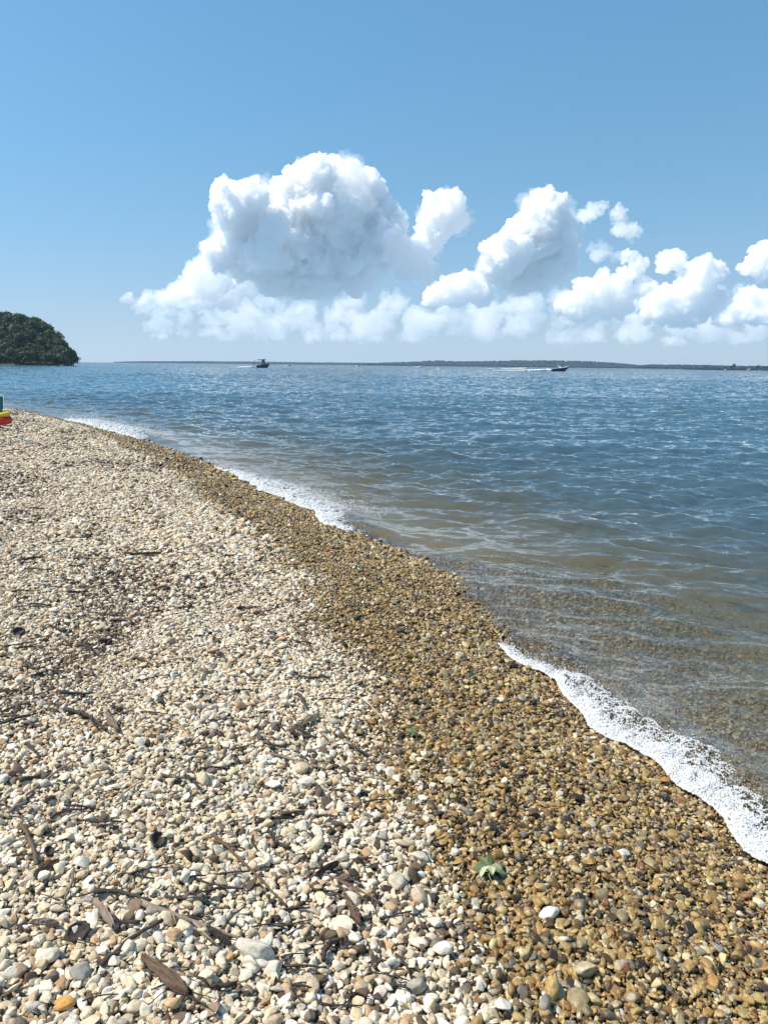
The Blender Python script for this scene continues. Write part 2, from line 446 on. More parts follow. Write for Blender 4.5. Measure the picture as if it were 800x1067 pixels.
# the little breakers: a low swell standing up just before the foam
swell = np.zeros_like(wx)
for (y0, y1, off, h_) in ((2.4, 5.9, .34, .05), (9.8, 16.3, .45, .06), (21, 29.7, .6, .08)):
    swell += h_ * np.exp(-((ws + off) / .22) ** 2) * sstep(y0 - .8, y0 + .5, wy) * (1 - sstep(y1 - .5, y1 + .6, wy))
X = wx + sx; Y = wy + sy_; Z = hz + swell
keep = (ws[wF].max(1) < 1.0)
keep = ws[wF].min(1) < .35
me = np_mesh('water', np.stack([X, Y, Z], 1), wF[keep])
me.attributes.new('depth', 'FLOAT', 'POINT').data.foreach_set('value', np.maximum(depth, 0).astype(np.float32))
water = link('water', me); tag(water, kind='structure')
m, t = new_mat('lake_water')
out = t.n('ShaderNodeOutputMaterial')
geo = t.n('ShaderNodeNewGeometry'); pos = geo.outputs['Position']
dep = t.n('ShaderNodeAttribute', attribute_name='depth').outputs['Fac']
dist = t.n('ShaderNodeVectorMath', {0: pos}, operation='LENGTH').outputs['Value']
# ripples smaller than the mesh: slopes added straight to the normal, so that they do not fade out far away
def slopes(scale, rot, stretch, detail):
    mp = t.n('ShaderNodeMapping', {0: pos, 'Rotation': (0, 0, R(rot)), 'Scale': (scale * stretch, scale, scale)})
    nz = t.n('ShaderNodeTexNoise', {'Vector': mp, 'Scale': 1.0, 'Detail': detail, 'Roughness': .55})
    return t.n('ShaderNodeVectorMath', {0: nz.outputs['Color'], 1: (.5, .5, .5)}, operation='SUBTRACT').outputs[0]
s0 = slopes(16.0, 30, .5, 3.0); s1 = slopes(5.5, 18, .55, 3.0); s2 = slopes(1.1, -12, .5, 3.0); s3 = slopes(.16, 8, .35, 2.0)
near = t.n('ShaderNodeMapRange', {0: dist, 1: 4.0, 2: 60.0, 3: .5, 4: .85}).outputs[0]
far = t.n('ShaderNodeMapRange', {0: dist, 1: 25.0, 2: 160.0, 3: .08, 4: 1.7}).outputs[0]
vfar = t.n('ShaderNodeMapRange', {0: dist, 1: 120.0, 2: 600.0, 3: .0, 4: 1.2}).outputs[0]
calm = t.n('ShaderNodeMapRange', {0: dep, 1: 0.0, 2: .5, 3: .5, 4: 1.0}).outputs[0]
def vscale(v, f): return t.n('ShaderNodeVectorMath', {0: v, 'Scale': f}, operation='SCALE').outputs[0]
def vadd(a, b_): return t.n('ShaderNodeVectorMath', {0: a, 1: b_}).outputs[0]
sl = vscale(vadd(vadd(vadd(vscale(s1, near), vscale(s0, .45)), vscale(s2, far)), vscale(s3, vfar)), calm)
sl = t.n('ShaderNodeVectorMath', {0: sl, 1: (1, 1, 0)}, operation='MULTIPLY').outputs[0]
nrm = t.n('ShaderNodeVectorMath', {0: vadd(geo.outputs['Normal'], sl)}, operation='NORMALIZE').outputs[0]
fr = t.n('ShaderNodeFresnel', {'IOR': 1.333, 'Normal': nrm})
gl = t.n('ShaderNodeBsdfGlossy', {'Color': (1, 1, 1, 1), 'Roughness': .06, 'Normal': nrm})
df = t.n('ShaderNodeBsdfDiffuse', {'Normal': nrm})
shal = t.n('ShaderNodeMapRange', {0: dep, 1: .10, 2: .62})
t.link(t.mix(shal.outputs[0], (.095, .108, .068, 1), (.054, .112, .152, 1)), df.inputs['Color'])
tr = t.n('ShaderNodeBsdfTransparent', {'Color': (.93, .92, .84, 1)})
see = t.math('POWER', 2.718, t.math('MULTIPLY', dep, -1.5))
rf = t.n('ShaderNodeBsdfRefraction', {'Color': (.97, .95, .86, 1), 'Roughness': .0, 'IOR': 1.333, 'Normal': nrm})
clear = t.n('ShaderNodeMixShader', {0: .62, 1: rf.outputs[0], 2: tr.outputs[0]})
body = t.n('ShaderNodeMixShader', {0: see, 1: df.outputs[0], 2: clear.outputs[0]})
fin = t.n('ShaderNodeMixShader', {0: fr.outputs[0], 1: body.outputs[0], 2: gl.outputs[0]})
t.link(fin.outputs[0], out.inputs[0])
me.materials.append(m)
# ------------------------------------------------------------------ foam of the little breakers: froth sheet + thousands of bubbles
FOAM, t = new_mat('foam_white')
out = t.n('ShaderNodeOutputMaterial')
b = t.n('ShaderNodeBsdfPrincipled', {'Base Color': (.93, .94, .94, 1), 'Roughness': .45})
tl = t.n('ShaderNodeBsdfTranslucent', {'Color': (.93, .94, .95, 1)})
solid = t.n('ShaderNodeMixShader', {0: .25, 1: b.outputs[0], 2: tl.outputs[0]})
t.link(t.n('ShaderNodeMixShader', {0: .24, 1: solid.outputs[0], 2: t.n('ShaderNodeBsdfTransparent').outputs[0]}).outputs[0], out.inputs[0])      # thin bubble films let light through
CHURN = simple_mat('churned_water', (.84, .86, .87), .6, var=.03)

def shore_point(s, y):
    """x of the point at distance s inland of the waterline, row y"""
    x = np.interp(y, _yy, _xx)
    for _ in range(4):
        x = x + (shore_d(x, y) - s) * np.sqrt(1 + np.interp(y, _yy, _sl) ** 2)
    return x

def water_h(x, y):
    s = shore_d(x, y)
    a = .10 + .9 * sstep(-.05, .62, np.interp(-s, -PS[::-1], -PZ[::-1]))
    return a * (sample(TA[0], 41.0, x, y) + sample(TB[0], 127.0, x, y))

def foam_patch(name, y0, y1, inland, wide, heap, r0, r1, nb, seed, label, prof):
    rg = np.random.default_rng(seed)
    V, F, o = [], [], 0
    tmpl = [ico(1)]
    ph = rg.uniform(0, 50)
    def width(v):      # v 0..1 along the patch
        return wide * np.interp(v, [p[0] for p in prof], [p[1] for p in prof]) * (.55 + .95 * fbm(v * (y1 - y0) * 1.6 + ph, v * 0 + 3, seed, 3))
    def front(v):
        return inland * (-.9 + 2.2 * fbm(v * (y1 - y0) * 1.5 + ph + 9, v * 0 + 1, seed + 3, 5))
    def lip(v):        # how far the closed froth of the crest reaches back
        return .08 + .62 * np.clip(fbm(v * (y1 - y0) * 3.2 + ph + 21, v * 0 + 7, seed + 70, 4) * 2.2 - .6, 0, 1)
    def surf(v, u):
        y = y0 + v * (y1 - y0); wd = width(v); s = front(v) - u * wd
        x = shore_point(s, y)
        base = np.maximum(ground_z(x, y) + .006, water_h(x, y))
        h = heap * np.clip(np.sin(np.pi * np.clip(u * .8 + .1, 0, 1)), 0, 1) * (.25 + 1.5 * fbm(x * 13, y * 13, seed + 8, 4)) * (1 + .6 * np.exp(-((u - .12) / .1) ** 2)) * np.minimum(1, wd / wide * 1.3)
        return x, y, base + h
    # froth sheet with holes
    nv = int((y1 - y0) * .3 / r0) + 40; nu = 70
    vv, uu = np.meshgrid(np.linspace(0, 1, nv), np.linspace(0, 1, nu), indexing='ij')
    x, y, z = surf(vv.ravel(), uu.ravel())
    z = z + (fbm(x / (r0 * 4.5), y / (r0 * 4.5), seed + 20, 2) - .5) * r0 * 2.4 - r0 * .4
    i = np.arange(nv - 1)[:, None] * nu + np.arange(nu - 1)[None, :]
    Q = np.stack([i, i + 1, i + nu + 1, i + nu], -1).reshape(-1, 4)
    ff = fbm(x / (r0 * 9), y / (r0 * 9), seed + 30, 4)
    u_ = uu.ravel(); v_ = vv.ravel()
    edge = np.minimum(1, np.minimum(v_, 1 - v_) * 10)
    cover = 1.0 - .55 * np.clip(u_ / lip(v_), 0, 2) ** 1.3 - .6 * (1 - edge)
    kq = (ff < cover)[Q].all(1)
    tri = np.concatenate([Q[kq][:, [0, 1, 2]], Q[kq][:, [0, 2, 3]]])
    V.append(np.stack([x, y, z], 1)); F.append(tri); o = nv * nu
    # bubbles
    v = rg.random(nb); u = np.abs(rg.beta(1.05, 1.75, nb) * 2.1 - .03)
    x, y, z = surf(v, u)
    e = np.minimum(1, np.minimum(v, 1 - v) * 12)
    ff = fbm(x / (r0 * 11), y / (r0 * 11), seed + 40, 3)
    lace = np.abs(fbm(x / (r0 * 16) + 5, y / (r0 * 16), seed + 60, 3) - .5) * 2        # veins of froth on the seaward side
    k = np.where(u < lip(v) * 1.15, ff < .95 * (.4 + .6 * e), .3 * ff + 1.75 * lace < (.62 - .2 * u) * (.4 + .6 * e))
    k |= (rg.random(nb) < .04) & (u < 1.6)
    x, y, z, u = x[k], y[k], z[k], u[k]
    n = len(x); r = r0 + (r1 - r0) * rg.random(n) ** 2.2
    r *= 1 - .45 * np.minimum(u, 1)
    z = z + r * rg.uniform(-.3, .9, n) + (rg.random(n) < .05) * rg.exponential(heap * .5, n)
    iv, fi = tmpl[0]
    sc = r[:, None] * rg.uniform(.75, 1.25, (n, 3))
    BV = iv[None] * sc[:, None, :] + np.stack([x, y, z], 1)[:, None, :]
    V.append(BV.reshape(-1, 3)); F.append((fi[None] + (np.arange(n) * len(iv))[:, None, None] + o).reshape(-1, 3))
    ob = link(name, np_mesh(name, np.concatenate(V), np.concatenate(F)), FOAM)
    tag(ob, label, 'wave foam', 'wave foam along the waterline', 'stuff')
    return ob
if 'foam' not in SKIP:
    foam_patch('wave_foam', 1.9, 5.8, .06, .34, .065, .002, .006, 190000, 3, 'long white foam strip of the wavelet breaking nearest the camera', [(0, .5), (.3, .75), (.6, 1.0), (.85, .9), (1, .3)])
    foam_patch('wave_foam', 9.9, 16.2, .10, .70, .08, .006, .015, 45000, 5, 'middle of the three white foam strips along the waterline', [(0, .25), (.2, .7), (.5, 1.0), (.8, .6), (1, .2)])
    foam_patch('wave_foam', 22.0, 29.0, .12, .95, .13, .010, .026, 40000, 7, 'farthest white foam strip, at the bend of the beach', [(0, .2), (.3, .9), (.7, 1.0), (1, .3)])
# ------------------------------------------------------------------ single stones, driftwood, husks and leaves lying on the gravel
def px_size(px, py):
    """metres per photo pixel on the beach there"""
    q = on_beach(px, py); return (q - Vector((0, 0, HCAM))).length / FPX
DRIFT = simple_mat('grey_driftwood', (.20, .155, .12), .85, var=.45, scale=40, objvar=.3)
BARK = simple_mat('brown_bark', (.15, .095, .06), .9, var=.5, scale=55, objvar=.3)
DARKWOOD = simple_mat('dark_soaked_wood', (.045, .034, .028), .8, var=.45, scale=50, objvar=.3)
PALE = simple_mat('bleached_straw', (.42, .33, .20), .8, var=.3, scale=50, objvar=.2)

def stick_mesh(L, r, bend, rr, n=9, sides=7, knots=True, fork=False):
    bm = bmesh.new(); pts = []; rad = []
    ph = rr.uniform(0, 6)
    for i in range(n):
        u = i / (n - 1)
        pts.append(((u - .5) * L, bend * L * math.sin(u * math.pi + ph * .2) + rr.uniform(-.25, .25) * r * 2, r * .5 * math.sin(u * 5 + ph)))
        rad.append(r * (1 - .5 * u) * rr.uniform(.75, 1.2))
    add_tube(bm, pts, rad, sides)
    if knots:
        for _ in range(2 if L > .12 else 1):
            i = rr.randrange(1, n - 2); p = Vector(pts[i]); s = rr.choice((-1, 1))
            add_tube(bm, [p, p + Vector((L * .04, s * L * .05, r * .6)), p + Vector((L * .075, s * L * .085, r * .9))], [rad[i] * .6, rad[i] * .45, rad[i] * .2], 5)
    if fork:
        p = Vector(pts[n // 2])
        add_tube(bm, [p, p + Vector((L * .16, -L * .10, r)), p + Vector((L * .36, -L * .16, r * .5))], [r * .7, r * .5, r * .25], 6)
    return bm_mesh('twig', bm, True)

def chip_mesh(L, W, T, rr):
    """a slab of bark: ragged outline, curled across, grooved along the grain"""
    bm = bmesh.new(); n, m_ = 16, 7; top = []; bot = []
    wl = [rr.uniform(.65, 1.05) for _ in range(n + 1)]; o0, o1 = [[rr.uniform(-.04, .04) for _ in range(m_ + 1)] for _ in range(2)]
    for i in range(n + 1):
        u = i / n; a = []; b_ = []
        taper = min(1, .45 + 2.2 * min(u, 1 - u))
        for j in range(m_ + 1):
            v = j / m_ - .5
            x = (u - .5) * L + (o0[j] if u < .5 else o1[j]) * L * 1.6 * abs(u - .5); y = v * W * wl[i] * taper
            z = T * 1.1 * (1 - (2 * v) ** 2) + T * .35 * math.sin(j * 2.3 + i * .4) * rr.uniform(.7, 1.4) + T * .9 * math.sin(u * 3)
            a.append(bm.verts.new((x, y, z + T * .5))); b_.append(bm.verts.new((x, y, z - T * .5)))
        top.append(a); bot.append(b_)
    for i in range(n):
        for j in range(m_):
            bm.faces.new((top[i][j], top[i + 1][j], top[i + 1][j + 1], top[i][j + 1]))
            bm.faces.new((bot[i][j + 1], bot[i + 1][j + 1], bot[i + 1][j], bot[i][j]))
        bm.faces.new((top[i][0], bot[i][0], bot[i + 1][0], top[i + 1][0])); bm.faces.new((top[i + 1][m_], bot[i + 1][m_], bot[i][m_], top[i][m_]))
    for j in range(m_):
        bm.faces.new((top[0][j + 1], bot[0][j + 1], bot[0][j], top[0][j])); bm.faces.new((top[n][j], bot[n][j], bot[n][j + 1], top[n][j + 1]))
    return bm_mesh('bark_chip', bm)

def lay(o, a, b_, lift):
    """lay a long thing (built along X) from photo pixel a to photo pixel b_ on the gravel"""
    p, q = on_beach(*a), on_beach(*b_); p.z += lift; q.z += lift
    d = q - p
    o.matrix_world = Matrix.Translation((p + q) / 2) @ d.to_track_quat('X', 'Z').to_matrix().to_4x4()
    return d.length

dr = random.Random(19)
G_BIG = 'driftwood pieces on the dry gravel'
STICKS = [  # x0, y0, x1, y1, thickness px, material, bend, fork, label
    (220,875,300,950,3.0,'BARK',.02,0,'long thin straight brown twig slanting down the middle of the dry gravel'),
    (152,945,255,990,4.4,'DRIFT',-.03,1,'forked grey-brown stick, longest at the bottom left, pointing to lower right'),
    (98,938,160,944,4.0,'DARKWOOD',.10,0,'dark curved stick lying level just above the forked grey-brown stick'),
    (151,893,131,932,2.4,'DRIFT',.03,0,'short thin grey twig standing steeply above the dark curved stick'),
    (76,911,67,952,2.2,'DRIFT',.04,0,'slim grey twig pointing at the viewer, left of the bark chips'),
    (20,868,42,908,4.2,'BARK',.05,0,'crooked brown stick near the left edge, sloping down to the right'),
    (108,1012,168,966,5.2,'DARKWOOD',.05,0,'thick dark stick slanting up to the right, left of the large bark slab'),
    (338,918,398,947,3.0,'BARK',.04,1,'brown twig with a side shoot near the edge of the wet pebbles'),
    (391,934,384,964,2.8,'DARKWOOD',0,0,'short upright dark twig right beside the wet pebbles'),
    (62,727,98,727,3.0,'DARKWOOD',.03,0,'short level dark stick in the middle left of the dry gravel'),
    (67,745,113,765,3.4,'DARKWOOD',.08,1,'dark forked branch below the short level dark stick'),
    (139,688,161,697,2.2,'BARK',.05,0,'small brown twig left of the thin straw coloured twig'),
    (175,691,201,689,1.8,'PALE',.03,0,'thin straw coloured twig lying level on the middle of the dry gravel'),
    (28,781,42,795,3.0,'DARKWOOD',.05,0,'stubby dark stick near the left edge above the long grey stick'),
    (14,853,73,799,2.6,'DRIFT',.06,0,'long grey stick near the left edge rising to the right'),
    (125,840,146,818,2.2,'PALE',.06,0,'pale bent twig leaning up to the right above the crooked level stick'),
    (187,809,210,827,2.8,'DARKWOOD',.06,0,'bent dark twig just below the black husk on the dry gravel'),
    (22,820,54,810,3.6,'DARKWOOD',.05,0,'thick short dark stick under the long grey stick'),
    (276,790,338,806,2.4,'DRIFT',.05,1,'thin grey twig with a side shoot left of the wet pebbles'),
    (310,728,320,743,3.0,'DARKWOOD',.05,0,'small dark twig pointing down at the edge of the wet pebbles'),
    (303,769,324,774,4.4,'DARKWOOD',.04,0,'stout black stub of wood next to a pale straw'),
    (308,765,317,787,1.5,'PALE',.02,0,'pale straw crossing the stout black stub of wood'),
    (359,780,391,796,2.8,'DARKWOOD',.06,0,'dark twig lying across the edge of the wet pebbles'),
    (374,731,400,752,1.8,'PALE',.03,0,'pale yellow straw on the wet pebbles'),
    (306,657,325,682,3.0,'BARK',.04,0,'reddish brown twig where dry and wet gravel meet'),
    (130,580,168,580,3.0,'DARKWOOD',.04,1,'black level branch high up on the dry gravel'),
    (94,579,117,585,2.0,'DARKWOOD',.03,0,'thin dark twig to the left of the black level branch'),
    (71,621,92,619,2.2,'DARKWOOD',.05,0,'short dark stick in the left half, below the thin dark twig'),
    (142,689,156,699,2.0,'DARKWOOD',.03,0,'tiny dark twig touching the small brown twig'),
    (222,882,256,891,2.4,'BARK',.05,0,'short brown twig crossing the top of the long thin straight twig'),
]
if 'debris' not in SKIP:
    MATS = dict(DRIFT=DRIFT, BARK=BARK, DARKWOOD=DARKWOOD, PALE=PALE)
    for (x0, y0, x1, y1, tk, mt, bend, fork, lab) in STICKS:
        ps = px_size((x0 + x1) / 2, (y0 + y1) / 2)
        L = (on_beach(x0, y0) - on_beach(x1, y1)).length
        o = link('twig', stick_mesh(L, tk * ps * .62, bend, dr, n=11, fork=bool(fork)), MATS[mt])
        lay(o, (x0, y0), (x1, y1), (.020 + tk * ps * .4)); tag(o, lab, 'twig', G_BIG)
    for (x0, y0, x1, y1, wpx, mt, lab) in [
        (150,1004,196,1043,19,'BARK','large ragged slab of brown bark at the bottom left'),
        (99,946,119,973,12,'DRIFT','small grey-brown bark chip above the hollow husk'),
        (37,918,62,905,9,'BARK','dark flat bark piece near the left edge below the crooked brown stick'),
        (329,918,352,906,9,'DARKWOOD','dark bark flake lying on the dry gravel above the brown twig with side shoot'),
        (359,938,376,971,13,'BARK','upright brown bark chip close to the wet pebbles'),
        (112,748,124,766,10,'DRIFT','pale brown bark bit at the tip of the dark forked branch'),
        (62,970,35,968,10,'DRIFT','tan bark strip left of the hollow husk'),
        (215,975,240,992,8,'DARKWOOD','narrow dark bark strip under the tip of the forked stick'),
        (310,762,332,750,9,'PALE','straw coloured flat flake of wood beside the wet pebbles')]:
        ps = px_size((x0 + x1) / 2, (y0 + y1) / 2); L = (on_beach(x0, y0) - on_beach(x1, y1)).length
        o = link('bark_chip', chip_mesh(L, wpx * ps * .62, .009, dr), MATS[mt]); lay(o, (x0, y0), (x1, y1), .022)
        o.rotation_euler.rotate_axis('X', dr.uniform(-.35, .35)); tag(o, lab, 'bark', 'bark chips on the dry gravel')
    # small dark twigs strewn over the whole dry beach, in loose drift lines
    protos = [stick_mesh(1.0, dr.uniform(.022, .05), dr.uniform(-.12, .12), dr, n=7, sides=5, fork=(k % 3 == 0)) for k in range(7)]
    for me_ in protos: me_.materials.append(DARKWOOD)
    n = 0; lines = [(.0, 470), (.1, 590), (.2, 690), (.3, 740)]
    while n < 262:
        py = 445 + 610 * dr.random() ** 1.15; xmax = np.interp(py, [440, 500, 570, 700, 850, 1067], [70, 190, 270, 350, 400, 440])
        px = dr.uniform(-30, xmax)
        q = on_beach(px, py)
        if fbm(np.array([q.x * .9]), np.array([q.y * .55]), 91, 3)[0] < .47 and dr.random() < .7: continue
        far = math.hypot(q.x, q.y)
        L = dr.uniform(.05, .13) * (1 + far * .08)
        o = link('small_twig', protos[n % 7]); q.z += .018 + L * .04
        yaw = dr.gauss(0, .5) if dr.random() < .65 else dr.uniform(0, 3.14)
        th = dr.uniform(.5, 1.3) * (1 + min(far, 10) * .06)
        o.matrix_world = Matrix.Translation(q) @ Euler((dr.uniform(-.3, .3), dr.uniform(-.15, .15), yaw)).to_matrix().to_4x4() @ Matrix.Diagonal((L, L * th, L * th, 1))
        tag(o, 'small dark twig among those strewn thinly over the dry gravel', 'twig', 'small dark twigs strewn over the dry gravel'); n += 1

# stones -------------------------------------------------------------
def stone_mesh(rr, lev=3):
    bm = bmesh.new(); bmesh.ops.create_icosphere(bm, subdivisions=1, radius=1)
    for v in bm.verts: v.co += Vector((rr.uniform(-1, 1), rr.uniform(-1, 1), rr.uniform(-1, 1))) * .33
    h = bmesh.ops.convex_hull(bm, input=bm.verts)
    bmesh.ops.delete(bm, geom=[g_ for g_ in h['geom_interior'] if isinstance(g_, bmesh.types.BMVert)], context='VERTS')
    me_ = bm_mesh('pebble', bm, True)
    o = bpy.data.objects.new('x', me_); COL.objects.link(o)
    ca = me_.attributes.new('crease_edge', 'FLOAT', 'EDGE'); ca.data.foreach_set('value', np.full(len(me_.edges), .3, dtype=np.float32))
    md_ = o.modifiers.new('s', 'SUBSURF'); md_.levels = lev
    dg = bpy.context.evaluated_depsgraph_get(); m2 = bpy.data.meshes.new_from_object(o.evaluated_get(dg))
    bpy.data.objects.remove(o); bpy.data.meshes.remove(me_); m2.name = 'pebble'
    for v in m2.vertices:
        c = Vector(v.co); v.co = c * (1.12 + .10 * (mnoise.noise(c * 2.3 + Vector((rr.random() * 0 + 3, 1, 2))))) 
    m2.materials.append(STONE_O)
    for p in m2.polygons: p.use_smooth = True
    return m2
def put_stone(me_, q, d, rr, col, wet, flat=.62, lift=.22, yaw=None, long=1.2):
    o = link('pebble', me_)
    o.location = q + Vector((0, 0, d * lift)); o.scale = (d * .5 * long, d * .5 * .85, d * .5 * flat)
    o.rotation_euler = (rr.gauss(0, .25), rr.gauss(0, .25), rr.uniform(0, 6.28) if yaw is None else yaw)
    o['stone_col'] = list(col); o['stone_wet'] = float(wet)
    return o
if 'debris' not in SKIP:
    SM = [stone_mesh(dr) for _ in range(14)]
    G_ST = 'pebbles of the beach'
    for (x, y, dpx, wpx, col, wet, lab) in [
        (85,1020,28,1.15,(.34,.31,.26),0,'rounded plain grey pebble left of the large bark slab'),
        (68,1050,25,1.0,(.55,.29,.07),0,'orange-brown pebble near the bottom left corner'),
        (300,1037,21,1.1,(.52,.35,.20),0,'squarish tan pebble at the bottom, right of the large bark slab'),
        (214,1024,24,1.2,(.62,.54,.42),0,'tall cream pebble just right of the large bark slab'),
        (268,998,34,1.8,(.70,.62,.49),0,'long pale pebble lying level below the tip of the forked stick'),
        (182,979,22,1.1,(.50,.34,.20),0,'brownish pebble wedged beneath the forked stick'),
        (52,1002,26,1.2,(.64,.56,.44),0,'big cream pebble left of the rounded plain grey one'),
        (572,958,22,1.5,(.66,.63,.56),1,'pale grey-white oval pebble on the wet gravel below the green leaf'),
        (648,893,17,1.3,(.60,.55,.44),1,'cream pebble high on the wet gravel right of the green leaf'),
        (500,963,15,.7,(.52,.26,.05),1,'upright orange pebble on the wet gravel under the green leaf'),
        (438,897,22,1.3,(.62,.56,.45),0,'wide cream pebble where the dry gravel meets the wet, left of the leaf'),
        (460,995,24,1.3,(.70,.66,.56),0,'whitest broad pebble near the bottom of the dry and wet border'),
        (524,747,11,1.1,(.02,.02,.024),1,'black pebble alone on the wet gravel near the near foam'),
        (433,954,14,1.0,(.10,.10,.11),0,'dark slate pebble at the dry and wet border'),
        (372,646,11,1.4,(.03,.028,.026),1,'black stone on the upper wet gravel'),
        (606,1018,26,1.5,(.44,.36,.22),1,'big flat khaki pebble near the bottom right')]:
        q = on_beach(x, y); ps = px_size(x, y)
        tag(put_stone(SM[dr.randrange(14)], q, dpx * ps * .68, dr, col, wet, long=wpx, flat=.7, lift=.34, yaw=dr.uniform(-.4, .4)), lab, 'pebble', G_ST)
    KINDS = {'cream': ((.74,.65,.49), 'large dry cream pebble on the nearest gravel, one of many alike'), 'white': ((.80,.74,.62), 'large dry whitish pebble on the nearest gravel, one of many alike'),
             'tan': ((.57,.43,.27), 'large dry tan pebble on the nearest gravel, one of many alike'), 'grey': ((.40,.36,.31), 'large dry grey pebble on the nearest gravel, one of many alike'),
             'gold': ((.42,.29,.11), 'large wet golden-brown pebble on the nearest gravel, one of many alike'), 'umber': ((.16,.095,.04), 'large wet dark brown pebble on the nearest gravel, one of many alike'),
             'pale': ((.52,.43,.27), 'large wet pale pebble on the nearest gravel, one of many alike')}
    n = 0
    while n < 262:
        py = 1075 - 255 * dr.random() ** 1.25; px = dr.uniform(-25, 825)
        q = on_beach(px, py)
        if shore_d(q.x, q.y) < .12: continue
        wet = float(wetness(q.x, q.y)); 
        k = dr.choices(['gold', 'umber', 'pale'], [.5, .28, .22])[0] if dr.random() < wet else dr.choices(['cream', 'white', 'tan', 'grey'], [.5, .3, .14, .06])[0]
        c, lab = KINDS[k]; f_ = dr.uniform(.85, 1.12)
        tag(put_stone(SM[n % 14], q, dr.uniform(.024, .040), dr, [v * f_ * dr.uniform(.94, 1.05) for v in c], wet, flat=dr.uniform(.5, .8), long=dr.uniform(1.0, 1.5), lift=dr.uniform(.18, .36)), lab, 'pebble', G_ST); n += 1
    # nut husks: dark half shells
    for (x, y, dpx, lab) in [(82,978,26,'dark hollow nut husk with a ring-shaped opening at the bottom left'), (165,881,22,'black clump of nut husk above the short thin grey twig'),
                             (52,891,13,'small round dark nut husk near the left edge'), (187,777,10,'black husk alone in the middle of the dry gravel'),
                             (20,662,15,'black husk at the left edge, far up the dry gravel'), (110,671,17,'dark crumbled husk left of the small brown twig'), (225,553,9,'farthest dark husk, close to the wet band')]:
        bm = bmesh.new(); bmesh.ops.create_icosphere(bm, subdivisions=3, radius=1)
        for v in bm.verts:
            v.co *= 1 + .3 * mnoise.noise(v.co * 2.2 + Vector((x, y, 0)))
            if v.co.z > .25: v.co = Vector((v.co.x * .86, v.co.y * .86, .5 - v.co.z * .9))
        me_ = bm_mesh('nut_husk', bm, True)
        o = link('nut_husk', me_, DARKWOOD); q = on_beach(x, y); r = dpx * px_size(x, y) * .33
        o.location = q + Vector((0, 0, r * .6 + .008)); o.scale = (r * 1.25, r, r * .75); o.rotation_euler = (R(28), R(-10), x)
        tag(o, lab, 'nut husk', 'nut husks on the dry gravel')
    # leaves
    LEAF = leafmat('green_leaf', (.15, .19, .075), .2); LPALE = simple_mat('pale_leaf_underside', (.40, .42, .25), .6, var=.15, scale=30); RIB = simple_mat('leaf_rib', (.35, .38, .16), .6)
    def leaf_mesh(r, rr, lobes=5, a0=-2.1, a1=2.1, curl=.25):
        bm = bmesh.new(); N = 90; rim = []
        for i in range(N + 1):
            a = a0 + (a1 - a0) * i / N; ph = (i / N) * lobes
            l = abs(((ph) % 1) - .5) * 2
            rad = r * (.52 + .48 * (1 - l) ** 1.1 * (1 - .22 * abs(a) / 2.1)) * (1 + .06 * math.sin(i * 2.4))
            rim.append((rad * math.cos(a), rad * math.sin(a), curl * r * (math.sin(a * 2.3) * .5 + .35 * math.sin(a * 5.1 + 1) * rad / r - (rad / r) ** 2 * .6)))
        for dz, flip in ((0.0, 0), (-.0012, 1)):
            vs_ = [[bm.verts.new((p[0] * f_, p[1] * f_, p[2] * f_ * f_ + dz)) for p in rim] for f_ in (.02, .35, .7, 1)]
            for A, B in zip(vs_, vs_[1:]):
                for i in range(N):
                    f = (A[i], B[i], B[i + 1], A[i + 1]); bm.faces.new(f[::-1] if flip else f)
        return bm_mesh('leaf_blade', bm, True)
    for (x, y, rpx, tilt, rz, mt, lab) in [(510,914,18,(R(8),R(-16),R(80)),0,LEAF,'crumpled pale green lobed leaf lying on the wet pebbles'), (431,769,9,(R(-20),0,R(200)),0,LEAF,'small green leaf on the upper part of the wet pebbles')]:
        q = on_beach(x, y); r = rpx * px_size(x, y)
        e = empty('leaf', q + Vector((0, 0, .04))); e.rotation_euler = tilt
        tag(e, lab, 'leaf')
        link('blade', leaf_mesh(r, dr), mt, e)
        if rpx > 15:
            o = link('folded_lobe', leaf_mesh(r * .8, dr, 2, -1.15, 1.15, .5), LPALE, e); o.location = (0, 0, .012); o.rotation_euler = (R(24), R(-18), R(150)); o['label'] = 'pale underside of the folded lobe'
            o = link('folded_lobe', leaf_mesh(r * .7, dr, 1, -.5, .5, .4), LPALE, e); o.location = (0, 0, .016); o.rotation_euler = (R(-20), R(14), R(-75)); o['label'] = 'pale underside of the folded lobe'
        bm = bmesh.new(); add_tube(bm, [(0, 0, .002), (-r * .5, r * .05, .006), (-r * .95, -r * .1, .012)], [.0016, .0014, .001], 6)
        link('stalk', bm_mesh('stalk', bm, True), RIB, e)
# ------------------------------------------------------------------ wooded headland at the left, far shores
LEAVES = leafmat('broad_leaves', (.055, .086, .024)); TRUNKM = simple_mat('tree_bark', (.09, .07, .055), .9, var=.3, scale=4)

